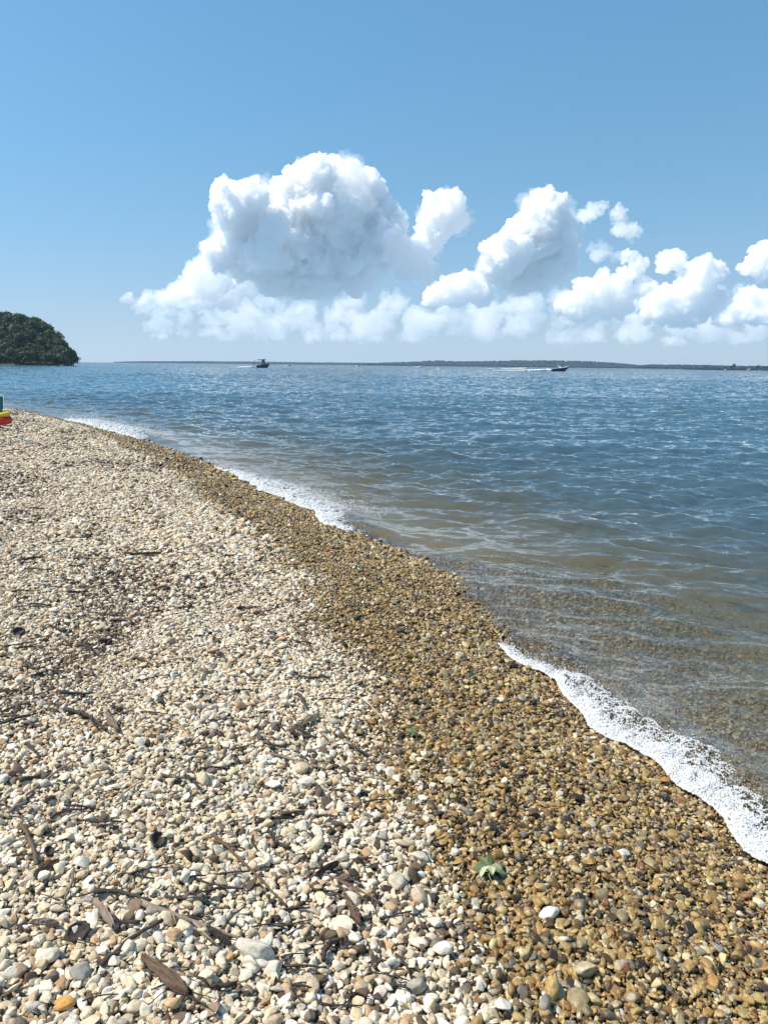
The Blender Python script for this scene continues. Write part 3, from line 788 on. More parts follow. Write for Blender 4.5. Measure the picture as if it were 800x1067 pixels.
def crown_mesh(seed, n, leaf, h, w_):
    """leaf clumps: many small leaf faces gathered round random boughs"""
    rg = np.random.default_rng(seed)
    nb = 26
    d = rg.normal(size=(nb, 3)); d /= np.linalg.norm(d, axis=1)[:, None]
    d[:, 2] = np.where(d[:, 2] < -.35, -d[:, 2], d[:, 2])
    cen = d * np.array([w_, w_, h * .5]) * rg.uniform(.45, .8, (nb, 1)) + np.array([0, 0, h * .56])
    br = rg.uniform(.24, .44, nb) * w_
    k = rg.integers(0, nb, n)
    e = rg.normal(size=(n, 3)); e /= np.linalg.norm(e, axis=1)[:, None]; e[:, 2] *= .8
    p = cen[k] + e * br[k][:, None] * (rg.uniform(.55, 1.05, (n, 1)))
    a = e + rg.normal(0, .5, (n, 3)); a /= np.linalg.norm(a, axis=1)[:, None]
    t1 = np.cross(a, rg.normal(size=(n, 3))); t1 /= np.linalg.norm(t1, axis=1)[:, None]; t2 = np.cross(a, t1)
    s = leaf * rg.uniform(.6, 1.4, (n, 1))
    V = np.stack([p - t1 * s, p - t2 * s * .6, p + t1 * s, p + t2 * s * .6], 1).reshape(-1, 3)
    return np_mesh('crown', V, np.arange(n * 4).reshape(-1, 4), False)
def trunk_mesh(seed, h):
    rr = random.Random(seed); bm = bmesh.new()
    top = Vector((rr.uniform(-.5, .5), rr.uniform(-.5, .5), h * .62))
    add_tube(bm, [(0, 0, -1.0), (0, 0, h * .2), top * .6, top], [.34, .26, .2, .1], 7)
    for i in range(5):
        a = rr.uniform(0, 6.28); z0 = h * rr.uniform(.25, .5)
        p = Vector((top.x * z0 / h, top.y * z0 / h, z0)); q = p + Vector((math.cos(a), math.sin(a), .9)) * h * .17
        add_tube(bm, [p, (p + q) / 2 + Vector((0, 0, -.1)), q], [.15, .1, .05], 5)
    return bm_mesh('trunk', bm)
if 'shores' not in SKIP:
    # headland: a wooded bluff whose right tip falls steeply to the water
    D0 = 450.0
    tip = at_dist(79, 377.5, D0)
    OUT = [(-120, 330), (-60, 322), (-20, 320), (0, 321), (10, 322), (20, 325), (30, 327), (40, 329), (50, 336), (58, 343), (64, 351), (70, 362), (74, 368), (79, 378), (84, 386)]
    OX = np.array([at_dist(x + 6, y, D0).x for x, y in OUT]); OZ = np.array([at_dist(x, y, D0).z for x, y in OUT])
    OX[0] -= 90
    def hill_h(x, y):
        """ground of the headland: rises away from the water's edge at the front"""
        v = y - (D0 - 30) - 6 * np.sin(x * .07)
        x = x + np.maximum(v, 0) * .47
        top = np.interp(x, OX, OZ) - 8.5
        edge = sstep(OX[-2] - 1, OX[-2] - 26, x) if False else 1 - sstep(OX[-2] - 10, OX[-2] + .5, x)
        prof = sstep(0, 48, v) * (1 - sstep(75, 150, v))
        return np.where(v < 0, v * .25, 1.2 + np.maximum(top, 0.2) * prof) * (edge * .9 + .1) - (1 - edge) * 1.5
    xs_ = np.arange(OX[0] - 20, OX[-1] + 10, 2.5); ys_ = np.arange(D0 - 42, D0 + 270, 4.0)
    gx_, gy_ = np.meshgrid(xs_, ys_, indexing='ij'); gz_ = hill_h(gx_, gy_)
    n2 = len(ys_); i = np.arange(len(xs_) - 1)[:, None] * n2 + np.arange(n2 - 1)[None, :]
    hill = link('headland_hill', np_mesh('headland_hill', np.stack([gx_.ravel(), gy_.ravel(), gz_.ravel()], 1), np.stack([i, i + n2, i + n2 + 1, i + 1], -1).reshape(-1, 4)), simple_mat('woodland_soil', (.05, .045, .028), .95, var=.4, scale=.3))
    tag(hill, kind='structure')
    rr = random.Random(4)
    CR = [crown_mesh(100 + k, 1500, .42, 8.5 + k * .5, 3.4 + .28 * k) for k in range(5)]; TR = [trunk_mesh(100 + k, 8.5 + k * .5) for k in range(5)]
    for c in CR: c.materials.append(LEAVES)
    for c in TR: c.materials.append(TRUNKM)
    def tree(name, q, k, s, lab, group, sz=1.0):
        e = empty(name, q, rr.uniform(0, 6.28)); e.scale = (s, s, s * sz)
        tag(e, lab, 'tree', group)
        link('trunk', TR[k], parent=e); link('crown', CR[k], parent=e)
        return e
    GH = 'trees covering the wooded headland'; n = 0
    xs_ = np.arange(OX[1] - 30, OX[-2] - 1.5, 4.6)
    for row, v in enumerate(np.arange(2.0, 66, 4.9)):
        for x in xs_:
            x_ = x + rr.uniform(-1.9, 1.9) + (row % 2) * 2.3; y_ = D0 - 30 + v + rr.uniform(-1.7, 1.7) + 6 * math.sin(x_ * .07)
            lim = OX[-2] - 1.8 - .47 * v
            if x_ > lim: continue
            z_ = float(hill_h(np.array(x_), np.array(y_)))
            if z_ < .3: continue
            k = rr.randrange(5); s = rr.uniform(.72, 1.12)
            top = float(np.interp(x_ + .47 * v, OX, OZ)) + v * .06
            if z_ + 8.3 * s * (1 + k * .05) > top + 2.2: s = max(.35, (top + 2.0 - z_) / (8.6 + k * .5))
            pos = 'at the foot of the wooded headland, close to the water' if v < 12 else ('halfway up the slope of the wooded headland' if v < 38 else 'along the crest of the wooded headland')
            tree('deciduous_tree', (x_, y_, z_ - (2.6 * s if v < 12 else 1.2)), k, s, 'dense dark green tree ' + pos, GH); n += 1
    print('headland trees', n)
    q = at_dist(79, 377.5, D0 - 20); tree('deciduous_tree', (q.x - 1.2, q.y, -1.5), 1, .72, 'rounded dark tree overhanging the water at the very tip of the headland', GH)
    q = at_dist(73, 377.5, D0 - 20); tree('deciduous_tree', (q.x - .4, q.y + 1, -1.6), 3, 1.0, 'taller dark tree just left of the one at the headland tip', GH)

    # far shores
    FOREST = leafmat('far_foliage', (.012, .028, .02), .4)
    def far_shore(name_h, name_w, dist, outl, seed, crown, lab, relief):
        """low land with a wood on it that reads as one mass; outl = photo pixels (x, top y)"""
        rg = np.random.default_rng(seed)
        X_, Z_ = [], []
        for x, y in outl:
            q = at_dist(x, y, dist); X_.append(q.x); Z_.append(max(q.z, .4))
        X_ = np.array(X_); Z_ = np.array(Z_); o_ = np.argsort(X_); X_ = X_[o_]; Z_ = Z_[o_]
        yc = math.sqrt(max(1, dist ** 2 - np.mean(X_) ** 2))
        def fy(x): return np.sqrt(np.maximum(dist ** 2 - x ** 2, 1)) + 30 * np.sin(x * .006)
        def hh(x, v): return np.maximum((np.interp(x, X_, Z_) - crown * 1.15), 0) * sstep(0, relief, v) + .5 * sstep(0, 8, v)
        xs_ = np.linspace(X_[0] - 5, X_[-1] + 5, 160); vs_ = np.concatenate([[-6], np.linspace(0, relief * 1.4, 14)])
        g1, g2 = np.meshgrid(xs_, vs_, indexing='ij')
        z = np.where(g2 < 0, -1.5, hh(g1, g2)); n2 = len(vs_); i = np.arange(len(xs_) - 1)[:, None] * n2 + np.arange(n2 - 1)[None, :]
        h_ = link(name_h, np_mesh(name_h, np.stack([g1.ravel(), (fy(g1) + g2).ravel(), z.ravel()], 1), np.stack([i, i + n2, i + n2 + 1, i + 1], -1).reshape(-1, 4)), bpy.data.materials['woodland_soil'])
        tag(h_, kind='structure')
        n = int((X_[-1] - X_[0]) * relief / (crown * crown * .55))
        x = rg.uniform(X_[0], X_[-1], n); v = relief * rg.random(n) ** 1.3 + 2
        top = np.interp(x, X_, Z_); z = hh(x, v)
        sc = crown * rg.uniform(.6, 1.15, n); sc = np.minimum(sc, np.maximum(.25, (top - z) * .95 + .3))
        iv, fi = ico(2)
        lump = 1 + .28 * np.sin(iv[None] * 5.1 + rg.uniform(0, 6, (n, 1, 3))).prod(2)
        BV = iv[None] * lump[..., None] * (sc[:, None, None] * np.array([.62, .62, .52])) + np.stack([x, fy(x) + v, z + sc * .45], 1)[:, None]
        me = np_mesh(name_w, BV.reshape(-1, 3), (fi[None] + (np.arange(n) * len(iv))[:, None, None]).reshape(-1, 3))
        o = link(name_w, me, FOREST); tag(o, lab, 'wood', None, 'stuff')
        return fy, hh
    far_shore('far_hills', 'far_woods', 3300, [(372, 379.6), (384, 378.2), (402, 377.2), (425, 376.6), (445, 375.3), (462, 375), (480, 376), (520, 375.4), (545, 374.8), (575, 375), (605, 375.4), (625, 376), (645, 377.4), (668, 379.4), (674, 383)], 3, 9, 'long low dark wooded shore across the water, right of centre', 120)
    far_shore('far_hills', 'far_woods', 4300, [(120, 377.0), (150, 376.2), (200, 375.9), (260, 376.3), (320, 377.2), (380, 377.6), (420, 378.4), (450, 379.5)], 4, 8, 'faintest thin line of wooded land on the horizon left of centre', 120)
    far_shore('far_hills', 'far_woods', 2700, [(655, 382.9), (662, 380.6), (690, 379.2), (720, 379.4), (760, 380.2), (800, 380.8), (880, 381.5)], 5, 8, 'wooded shore closing the water at the right edge', 110)
    fy_s, hh_s = far_shore('spit', 'spit_scrub', 1500, [(716, 383.8), (730, 383.0), (760, 382.8), (800, 382.6), (860, 382.4), (900, 384)], 6, 3.0, 'dark scrub along the low spit at the right', 25)
    bpy.data.objects['spit']['kind'] = 'structure'
    for k_ in range(24):
        px = 737 + k_ * 5.2 + rr.uniform(-2, 2); x_ = at_dist(px, 385, 1500).x; v = rr.uniform(3, 18)
        tree('deciduous_tree', (x_, float(fy_s(np.array(x_))) + v, float(hh_s(np.array(x_), np.array(v)))), rr.randrange(5), rr.uniform(.5, .85) * (1.15 if k_ in (4, 5, 10, 11, 17) else .85), 'small dark rounded tree on the low spit by the right edge', 'trees on the low spit')
    WALLP = simple_mat('pale_house_wall', (.62, .60, .56), .8); ROOFG = simple_mat('grey_roof', (.14, .13, .13), .8); PANE = simple_mat('dark_window', (.03, .04, .05), .2)
    def house(px, v, s, lab):
        x_ = at_dist(px, 385, 1500).x; e = empty('house', (x_, float(fy_s(np.array(x_))) + v, .4), .2); e.scale = (s, s, s)
        tag(e, lab, 'house', 'houses on the spit')
        bm = bmesh.new(); add_box(bm, (0, 0, 1.6), (7, 5, 3.4)); link('wall', bm_mesh('wall', bm), WALLP, e)
        bm = bmesh.new(); vs = [bm.verts.new(c) for c in ((-3.9, -2.9, 3.25), (3.9, -2.9, 3.25), (3.9, 2.9, 3.25), (-3.9, 2.9, 3.25), (-3.9, 0, 5.4), (3.9, 0, 5.4))]
        for f in ((0, 1, 5, 4), (2, 3, 4, 5), (0, 4, 3), (1, 2, 5), (0, 3, 2, 1)): bm.faces.new([vs[i] for i in f])
        rf = link('roof', bm_mesh('roof', bm), ROOFG, e)
        for wx_ in (-2.2, 0, 2.2):
            bm = bmesh.new(); add_box(bm, (wx_, -2.53, 1.8), (1.0, .06, 1.2)); link('window', bm_mesh('window', bm), PANE, e)
    house(776, 1.5, .62, 'small pale house between the trees of the low spit')
    house(753, 1.5, .45, 'tiny pale house left of the other house on the low spit')
# ------------------------------------------------------------------ boats and their wakes
GELDARK = simple_mat('dark_gelcoat', (.012, .014, .022), .18, coat=.6); GELWHITE = simple_mat('white_gelcoat', (.78, .78, .76), .3, coat=.3)
CANVAS = simple_mat('navy_canvas', (.015, .02, .035), .8); ALU = simple_mat('boat_aluminium', (.5, .5, .52), .35, metal=.9); GLASSD = simple_mat('tinted_windscreen', (.03, .045, .06), .08)
ENGINE = simple_mat('black_engine', (.012, .012, .013), .35); SEATV = simple_mat('seat_vinyl', (.55, .5, .43), .6); BOOT = simple_mat('bottom_stripe', (.55, .55, .56), .4)

def hull_mesh(L, B, H, z0=-.35, part='hull'):
    """lofted planing hull, bow towards +X; part 'hull' the sides and bottom, 'deck' foredeck, gunwale and cockpit well"""
    bm = bmesh.new(); secs = []
    N = 18
    for i in range(N + 1):
        u = i / N; x = -L / 2 + L * u
        b = B / 2 * (1 if u < .5 else max(0.015, 1 - ((u - .5) / .5) ** 2.3)); sheer = H * (1 + .28 * u * u); keel = z0 + (0 if u < .62 else (H - z0) * .92 * ((u - .62) / .38) ** 2.1)
        ch = keel + (sheer - keel) * .36
        secs.append((x, b, sheer, keel, ch))
    if part == 'hull':
        rows = [[bm.verts.new(p) for p in ((x, -b, s), (x, -b * .96, (s + c) / 2), (x, -b * .86, c), (x, 0, k), (x, b * .86, c), (x, b * .96, (s + c) / 2), (x, b, s))] for x, b, s, k, c in secs]
        for A, C in zip(rows, rows[1:]):
            for j in range(6): bm.faces.new((A[j], A[j + 1], C[j + 1], C[j]))
        bm.faces.new(rows[0][::-1])
        return bm_mesh('hull', bm, False)
    rows = []
    for i, (x, b, s, k, c) in enumerate(secs):
        u = i / N
        if u < .60: pts = ((x, -b * 1.01, s + .01), (x, -b * .84, s + .05), (x, -b * .8, .12), (x, b * .8, .12), (x, b * .84, s + .05), (x, b * 1.01, s + .01))
        else: pts = ((x, -b * 1.01, s + .01), (x, -b * .7, s + .09), (x, -b * .25, s + .14), (x, b * .25, s + .14), (x, b * .7, s + .09), (x, b * 1.01, s + .01))
        rows.append([bm.verts.new(p) for p in pts])
    for A, C in zip(rows, rows[1:]):
        for j in range(5): bm.faces.new((A[j], C[j], C[j + 1], A[j + 1]))
    bm.faces.new(rows[0])
    return bm_mesh('deck', bm, False)

def outboard(e, L, z):
    bm = bmesh.new(); add_box(bm, (-L / 2 - .32, 0, z + .45), (.5, .38, .62), bevel=.1); add_box(bm, (-L / 2 - .3, 0, z - .15), (.2, .16, .8), bevel=.03)
    return link('outboard_motor', bm_mesh('outboard_motor', bm), ENGINE, e)

def windscreen(e, x, w_, z):
    bm = bmesh.new()
    pts = [(x - .5, -w_, z), (x + .1, -w_ * .8, z), (x + .35, 0, z), (x + .1, w_ * .8, z), (x - .5, w_, z)]
    lo_ = [bm.verts.new(p) for p in pts]; hi_ = [bm.verts.new((p[0] - .28, p[1] * .92, z + .5)) for p in pts]
    for a in range(4): bm.faces.new((lo_[a], lo_[a + 1], hi_[a + 1], hi_[a]))
    o = link('windscreen', bm_mesh('windscreen', bm), GLASSD, e); s = o.modifiers.new('t', 'SOLIDIFY'); s.thickness = .012
    bm = bmesh.new(); add_tube(bm, [(p[0] - .28, p[1] * .92, z + .51) for p in pts], .022, 6); link('frame', bm_mesh('frame', bm), ALU, o)

def seats(e, xs, z):
    for x, y in xs:
        bm = bmesh.new(); add_box(bm, (x, y, z + .32), (.5, .5, .18), bevel=.04); add_box(bm, (x - .24, y, z + .66), (.12, .5, .56), bevel=.04)
        link('seat', bm_mesh('seat', bm), SEATV, e)

def rail(e, L, B, H, u0=.62):
    bm = bmesh.new()
    for s in (-1, 1):
        pts = []
        for i in range(7):
            u = u0 + (1 - u0) * i / 6 * .97
            b = B / 2 * max(0.02, 1 - (max(0, u - .5) / .5) ** 2.3) * .93
            pts.append((-L / 2 + L * u, s * b, H * (1 + .28 * u * u) + .42))
        add_tube(bm, pts, .018, 6)
        for p in pts[::2]: add_tube(bm, [(p[0], p[1], p[2] - .4), p], .014, 6)
    link('bow_rail', bm_mesh('bow_rail', bm), ALU, e)

def wake(px0, px1, py, dist, w_, h_, seed, lab, dens=1.0):
    """churned white water behind a boat: low broken ridges of froth lumps"""
    rg = np.random.default_rng(seed); a, b_ = at_dist(px0, py, dist), at_dist(px1, py, dist); a.z = b_.z = 0
    d = b_ - a; Lw = d.length; n = int(Lw * w_ * 90 * dens) + 900
    u = rg.random(n) ** .5; side = rg.normal(0, .42, n)
    x = a.x + d.x * u - d.y / Lw * side * w_ * (1.5 - u); y = a.y + d.y * u + d.x / Lw * side * w_ * (1.5 - u)
    k = fbm(x * .22, y * .35, seed, 3) < .40 + .38 * u ** 1.6
    x, y, u = x[k], y[k], u[k]; n = len(x)
    r = rg.uniform(.08, .24, n) * (.45 + .75 * u); z = water_h(x, y) * .7 + .08 + h_ * rg.random(n) * (.25 + .75 * u ** 2)
    iv, fi = ico(1)
    BV = iv[None] * (r[:, None, None] * np.array([1.6, 1.3, .8])) + np.stack([x, y, z], 1)[:, None]
    o = link('boat_wake', np_mesh('boat_wake', BV.reshape(-1, 3), (fi[None] + (np.arange(n) * len(iv))[:, None, None]).reshape(-1, 3)), CHURN)
    tag(o, lab, 'wake', 'boat wakes', 'stuff')

def horizon_y(px): return 380.4 + .01082 * (px - 400)
def dist_of(px, py): return HCAM * FPX / (py - horizon_y(px)) / math.cos(math.atan((px - 400) / FPX)) * .98

if 'boats' not in SKIP:
    # dark boat with a hard top, left of centre
    q = at_dist(273, 383.4, 420); s = 1.15
    e = empty('motorboat', (q.x, q.y, 0), R(-14)); e.rotation_euler.y = R(-2.5); e.scale = (s, s, s * 1.35)
    tag(e, 'dark motorboat with a black canopy on posts, left of centre', 'boat')
    L, B, H = 7.4, 2.6, .95
    link('hull', hull_mesh(L, B, H), GELDARK, e); link('deck', hull_mesh(L, B, H, part='deck'), GELDARK, e)
    windscreen(e, .9, 1.0, H + .1); rail(e, L, B, H); outboard(e, L, H * .6); seats(e, [(-.3, .55), (-.3, -.55), (-2.4, .6), (-2.4, -.6)], .12)
    bm = bmesh.new(); add_box(bm, (.35, 0, .75), (.7, 1.0, 1.25), bevel=.08); link('console', bm_mesh('console', bm), GELDARK, e)
    bm = bmesh.new(); add_box(bm, (.1, 0, 2.72), (3.3, 2.3, .2), bevel=.07); top = link('canopy', bm_mesh('canopy', bm), CANVAS, e)
    for sx_ in (-1.1, 1.0):
        for sy__ in (-.95, .95):
            bm = bmesh.new(); add_tube(bm, [(sx_, sy__, 1.0), (sx_ * .95, sy__ * .92, 2.68)], .04, 8); link('post', bm_mesh('post', bm), CANVAS, e)
    bm = bmesh.new(); add_box(bm, (.9, 0, 1.95), (.9, 1.9, 1.3), Euler((0, R(-12), 0)), .1); link('spray_curtain', bm_mesh('spray_curtain', bm), GLASSD, e)
    bm = bmesh.new(); add_tube(bm, [(-3.3, 0, 1.1), (-3.35, 0, 2.75)], .05, 8); add_box(bm, (-3.35, 0, 2.5), (.25, .3, .5), bevel=.08); link('ski_pole', bm_mesh('ski_pole', bm), CANVAS, e)
    wake(238, 267, 383.8, 420, 2.6, .9, 2, 'white wake trailing left behind the dark canopied motorboat')
    # runabout at the right
    q = at_dist(583, 387.0, 392); s = 1.12
    e = empty('motorboat', (q.x, q.y, .18), R(-12)); e.rotation_euler.y = R(-6); e.scale = (s, s, s * 1.35)
    tag(e, 'open motorboat with black hull and white deck speeding right', 'boat')
    L, B, H = 7.2, 2.4, .9
    hl = link('hull', hull_mesh(L, B, H), GELDARK, e)
    bm = bmesh.new(); add_tube(bm, [(-L / 2, -B / 2 - .02, H + .02), (0, -B / 2 - .02, H * 1.07 + .02)], .05, 6); link('rub_rail', bm_mesh('rub_rail', bm), BOOT, hl)
    link('deck', hull_mesh(L, B, H, part='deck'), GELWHITE, e)
    windscreen(e, 1.15, .95, H + .3); seats(e, [(-.3, .55), (-.3, -.55), (-2.2, .55), (-2.2, -.55)], .12); outboard(e, L, H * .55)
    bm = bmesh.new()
    for sy__ in (-1, 1): add_tube(bm, [(-.4, sy__ * 1.05, .95), (-.75, sy__ * .95, 1.9), (-.85, sy__ * .6, 2.12), (-.85, 0, 2.15)], .05, 8)
    link('tow_arch', bm_mesh('tow_arch', bm), GELWHITE, e)
    bm = bmesh.new(); add_box(bm, (.2, 0, .85), (1.5, 1.9, 1.5), bevel=.18); link('console', bm_mesh('console', bm), GELWHITE, e)
    wake(512, 574, 387.0, 392, 4.5, 1.0, 3, 'long white wake behind the speeding black-hulled motorboat', 1.3)
    wake(500, 548, 384.8, 620, 5.0, 1.1, 9, 'older white wake streak above the long one, right of centre', .9)
    # small white boats far out
    def small_boat(px, py, lab, s=1.0, wk=None, d=None):
        d = d or min(1700, dist_of(px, py)); q = at_dist(px, py, d)
        e = empty('small_motorboat', (q.x, q.y, .1), R(rr_b.uniform(-20, 20))); e.scale = (s,) * 3; tag(e, lab, 'boat', 'far white boats')
        link('hull', HM, parent=e); link('deck', DM, parent=e)
        bm = bmesh.new(); add_box(bm, (.2, 0, 1.35), (2.2, 1.6, 1.1), bevel=.2); link('cabin', bm_mesh('cabin', bm), GELWHITE, e)
        bm = bmesh.new(); add_box(bm, (.2, 0, 1.5), (2.26, 1.66, .42)); link('window_band', bm_mesh('window_band', bm), GLASSD, e)
        if wk: wake(px - wk, px - 2, py, d, 3.5, 1.0, int(px), 'white wake of the ' + lab.replace('small ', '').replace('tiny ', ''), .8)
    rr_b = random.Random(2); HM = hull_mesh(6.5, 2.4, 1.0); HM.materials.append(GELWHITE); DM = hull_mesh(6.5, 2.4, 1.0, part='deck'); DM.materials.append(GELWHITE)
    small_boat(302, 381.0, 'small white boat right of the dark canopied motorboat', 1.0, 7)
    small_boat(374, 381.7, 'small white boat in the gap left of the far wooded shore', .8, 5)
    small_boat(440, 382.6, 'small white boat below the left end of the far wooded shore', .9, 11)
    small_boat(463, 382.9, 'tiny white boat against the middle of the far wooded shore', .55)
    small_boat(693, 385.4, 'tiny white boat before the right part of the far shore', .6)
    small_boat(792, 386.6, 'tiny white boat in front of the low spit near the right edge', .7)
    bm = bmesh.new(); bmesh.ops.create_uvsphere(bm, u_segments=16, v_segments=10, radius=.55); add_tube(bm, [(0, 0, .3), (0, 0, 1.15)], [.3, .16], 10)
    o = link('buoy', bm_mesh('buoy', bm, True), GELWHITE); q = at_dist(456.5, 385.2, 430); o.location = (q.x, q.y, .15)
    tag(o, 'small round white buoy on open water between the two motorboats', 'buoy')
# ------------------------------------------------------------------ things cut by the left edge, far up the beach
if 'things' not in SKIP:
    RED = simple_mat('red_vinyl', (.55, .03, .025), .38); YEL = simple_mat('yellow_vinyl', (.75, .55, .04), .38); PINK = simple_mat('faded_pink_vinyl', (.62, .22, .18), .5)
    TEAL = simple_mat('teal_fabric', (.012, .10, .10), .8, scale=20); NAVY = simple_mat('navy_fabric', (.012, .02, .06), .8, scale=20); WHT = simple_mat('white_tube', (.75, .76, .78), .35)
    q = on_beach(-23, 446)
    # inflatable boat, pointed bow towards the right
    e = empty('inflatable_boat', q + Vector((-.1, 0, .03)), R(-4)); tag(e, 'red and yellow inflatable boat with pointed bow, cut by the left edge', 'inflatable boat')
    e.scale = (.78,) * 3; L, W = 2.0, .95
    def outline(k, w_):
        pts = []
        for i in range(29):
            u = i / 28 * 2 - 1
            a = u * math.pi * .82
            r_ = 1.0
            x = math.cos(a) * L * .5; y = math.sin(a) * W * .5 * w_ * (1.15 - .35 * max(0, math.cos(a)) ** 2)
            x += .16 * max(0, math.cos(a)) ** 6
            pts.append((x, y, k + .11 * max(0, math.cos(a)) ** 3))
        return pts
    bm = bmesh.new(); add_tube(bm, outline(.13, 1.0), .13, 14); link('lower_tube', bm_mesh('lower_tube', bm, True), RED, e)
    bm = bmesh.new(); add_tube(bm, outline(.30, .9), .085, 14); link('upper_tube', bm_mesh('upper_tube', bm, True), YEL, e)
    bm = bmesh.new(); add_tube(bm, outline(.03, 1.13), .03, 8); link('edge_band', bm_mesh('edge_band', bm, True), PINK, e)
    bm = bmesh.new(); add_box(bm, (-.05, 0, .07), (L * .78, W * .72, .06), bevel=.02); link('floor_mat', bm_mesh('floor_mat', bm), RED, e)
    bm = bmesh.new(); add_tube(bm, [(-.1, -.36, .26), (-.1, .36, .26)], .10, 12); link('seat', bm_mesh('seat', bm, True), YEL, e)
    # folding beach chair behind it
    q = on_beach(-14, 445)
    e = empty('beach_chair', q + Vector((-.06, .55, 0)), R(20)); tag(e, 'low folding beach chair, teal and navy with white frame, behind the inflatable boat', 'chair')
    e.scale = (.8,) * 3
    bm = bmesh.new(); add_box(bm, (0, .26, .62), (.56, .035, .62), Euler((R(-16), 0, 0)), .012); link('backrest', bm_mesh('backrest', bm), TEAL, e)
    bm = bmesh.new(); add_box(bm, (0, -.03, .30), (.56, .52, .035), Euler((R(6), 0, 0)), .012); link('seat', bm_mesh('seat', bm), NAVY, e)
    for s in (-1, 1):
        bm = bmesh.new(); add_tube(bm, [(s * .3, -.26, .02), (s * .3, .14, .34), (s * .3, .36, .96)], .014, 8); link('side_frame', bm_mesh('side_frame', bm), WHT, e)
        bm = bmesh.new(); add_tube(bm, [(s * .3, .34, .02), (s * .3, -.2, .34)], .014, 8); link('leg', bm_mesh('leg', bm), WHT, e)
        bm = bmesh.new(); add_box(bm, (s * .31, -.02, .50), (.06, .44, .03), bevel=.01); link('armrest', bm_mesh('armrest', bm), WHT, e)
    bm = bmesh.new(); add_tube(bm, [(-.3, .36, .96), (0, .38, .985), (.3, .36, .96)], .014, 8); link('top_bar', bm_mesh('top_bar', bm), WHT, e)
# ------------------------------------------------------------------ clouds: closed puffy bodies of thin white mist, 9-12 km away
def cloud_mat(name, density, aniso=0.15):
    m, t = new_mat(name)
    out = t.n('ShaderNodeOutputMaterial')
    v = t.n('ShaderNodeVolumePrincipled', {'Color': (0.9995, 0.9995, 1.0, 1), 'Density': density, 'Anisotropy': aniso})
    t.link(v.outputs[0], out.inputs['Volume'])
    return m

def tex(name, size, depth=3, basis='BLENDER_ORIGINAL'):
    x = bpy.data.textures.new(name, 'CLOUDS'); x.noise_scale = size; x.noise_depth = depth; x.noise_basis = basis
    x.intensity = 1.0
    return x

def fractal(blobs, rr, n1=18, n2=9, base=None):
    """each traced puff grows smaller puffs on its skin, those smaller ones again"""
    out = []
    for (c, r) in blobs:
        out.append((c, r * .93))
        for i in range(n1):
            d = Vector((rr.gauss(0, 1), rr.gauss(0, 1), rr.gauss(.15, 1))).normalized()
            r1 = r * rr.uniform(.2, .5); c1 = c + d * (r - r1 * rr.uniform(.25, .75))
            out.append((c1, r1))
            for j in range(n2):
                e = (d * .8 + Vector((rr.gauss(0, 1), rr.gauss(0, 1), rr.gauss(0, 1)))).normalized()
                r2 = r1 * rr.uniform(.22, .48)
                out.append((c1 + e * (r1 - r2 * .35), r2))
    return out

def make_cloud(name, blobs, dist, density, label, base_px=None, voxel=0.75, seed=1, n1=18, n2=9, depthf=.9, disp=1.0, kind=None, squash=1.0, veil=0.0, part_of=None):
    rr = random.Random(seed)
    ppm = dist / FPX
    pts = []
    for b in blobs:
        x, y, r = b[:3]
        off = (b[3] if len(b) > 3 else rr.uniform(-.6, .6) * depthf) * 30 * ppm
        pts.append((at_dist(x, y, dist + off), r * ppm * (dist + off) / dist))
    cen = sum((p for p, _ in pts), Vector()) / len(pts)
    sph = fractal([(p - cen, r) for p, r in pts], rr, n1, n2)
    V, F, o = [], [], 0
    iv, if_ = ico(2)
    for c, r in sph:
        V.append(iv * np.array([r, r, r * squash]) + np.array(c)); F.append(if_ + o); o += len(iv)
    V = np.concatenate(V); F = np.concatenate(F)
    if base_px is not None:
        zb = at_dist(base_px[0], base_px[1], dist).z - cen.z
        lowv = V[:, 2] < zb
        V[lowv, 2] = zb + (V[lowv, 2] - zb) * .22
    me = np_mesh(name, V, F)
    o = bpy.data.objects.new(name, me); COL.objects.link(o); o.location = cen
    m = o.modifiers.new('r', 'REMESH'); m.mode = 'VOXEL'; m.voxel_size = voxel * ppm; m.use_smooth_shade = True
    for k, (sz, st) in enumerate(((15, 8.0), (6.0, 6.8), (2.8, 4.2))):
        d = o.modifiers.new('d%d' % k, 'DISPLACE'); d.texture = tex('puff', sz * ppm, 2); d.strength = st * ppm * disp; d.mid_level = .5
    m = o.modifiers.new('r2', 'REMESH'); m.mode = 'VOXEL'; m.voxel_size = voxel * ppm * .62; m.use_smooth_shade = True      # heals folds
    dg = bpy.context.evaluated_depsgraph_get()
    me2 = bpy.data.meshes.new_from_object(o.evaluated_get(dg)); o.modifiers.clear(); o.data = me2; bpy.data.meshes.remove(me)
    me2.name = name; me2.materials.clear(); me2.materials.append(cloud_mat(name + '_mist', density))
    if part_of is None: tag(o, label, 'cloud', 'clouds above the far shore', kind)
    else: o.parent = part_of; o.location = o.location - part_of.location
    if veil:       # thin torn mist round the dense body
        rv = random.Random(seed + 500)
        make_cloud('veil', [(b[0] + rv.uniform(-3, 3), b[1] + rv.uniform(-2, 3), b[2] * rv.uniform(.95, 1.12), b[3] if len(b) > 3 else 0) for b in blobs if rv.random() < .8],
                   dist, veil, None, base_px=(base_px[0], base_px[1] + 3) if base_px else None, voxel=voxel, seed=seed + 900, n1=n1, n2=n2, depthf=depthf, disp=disp * 2.1, part_of=o)
    return o

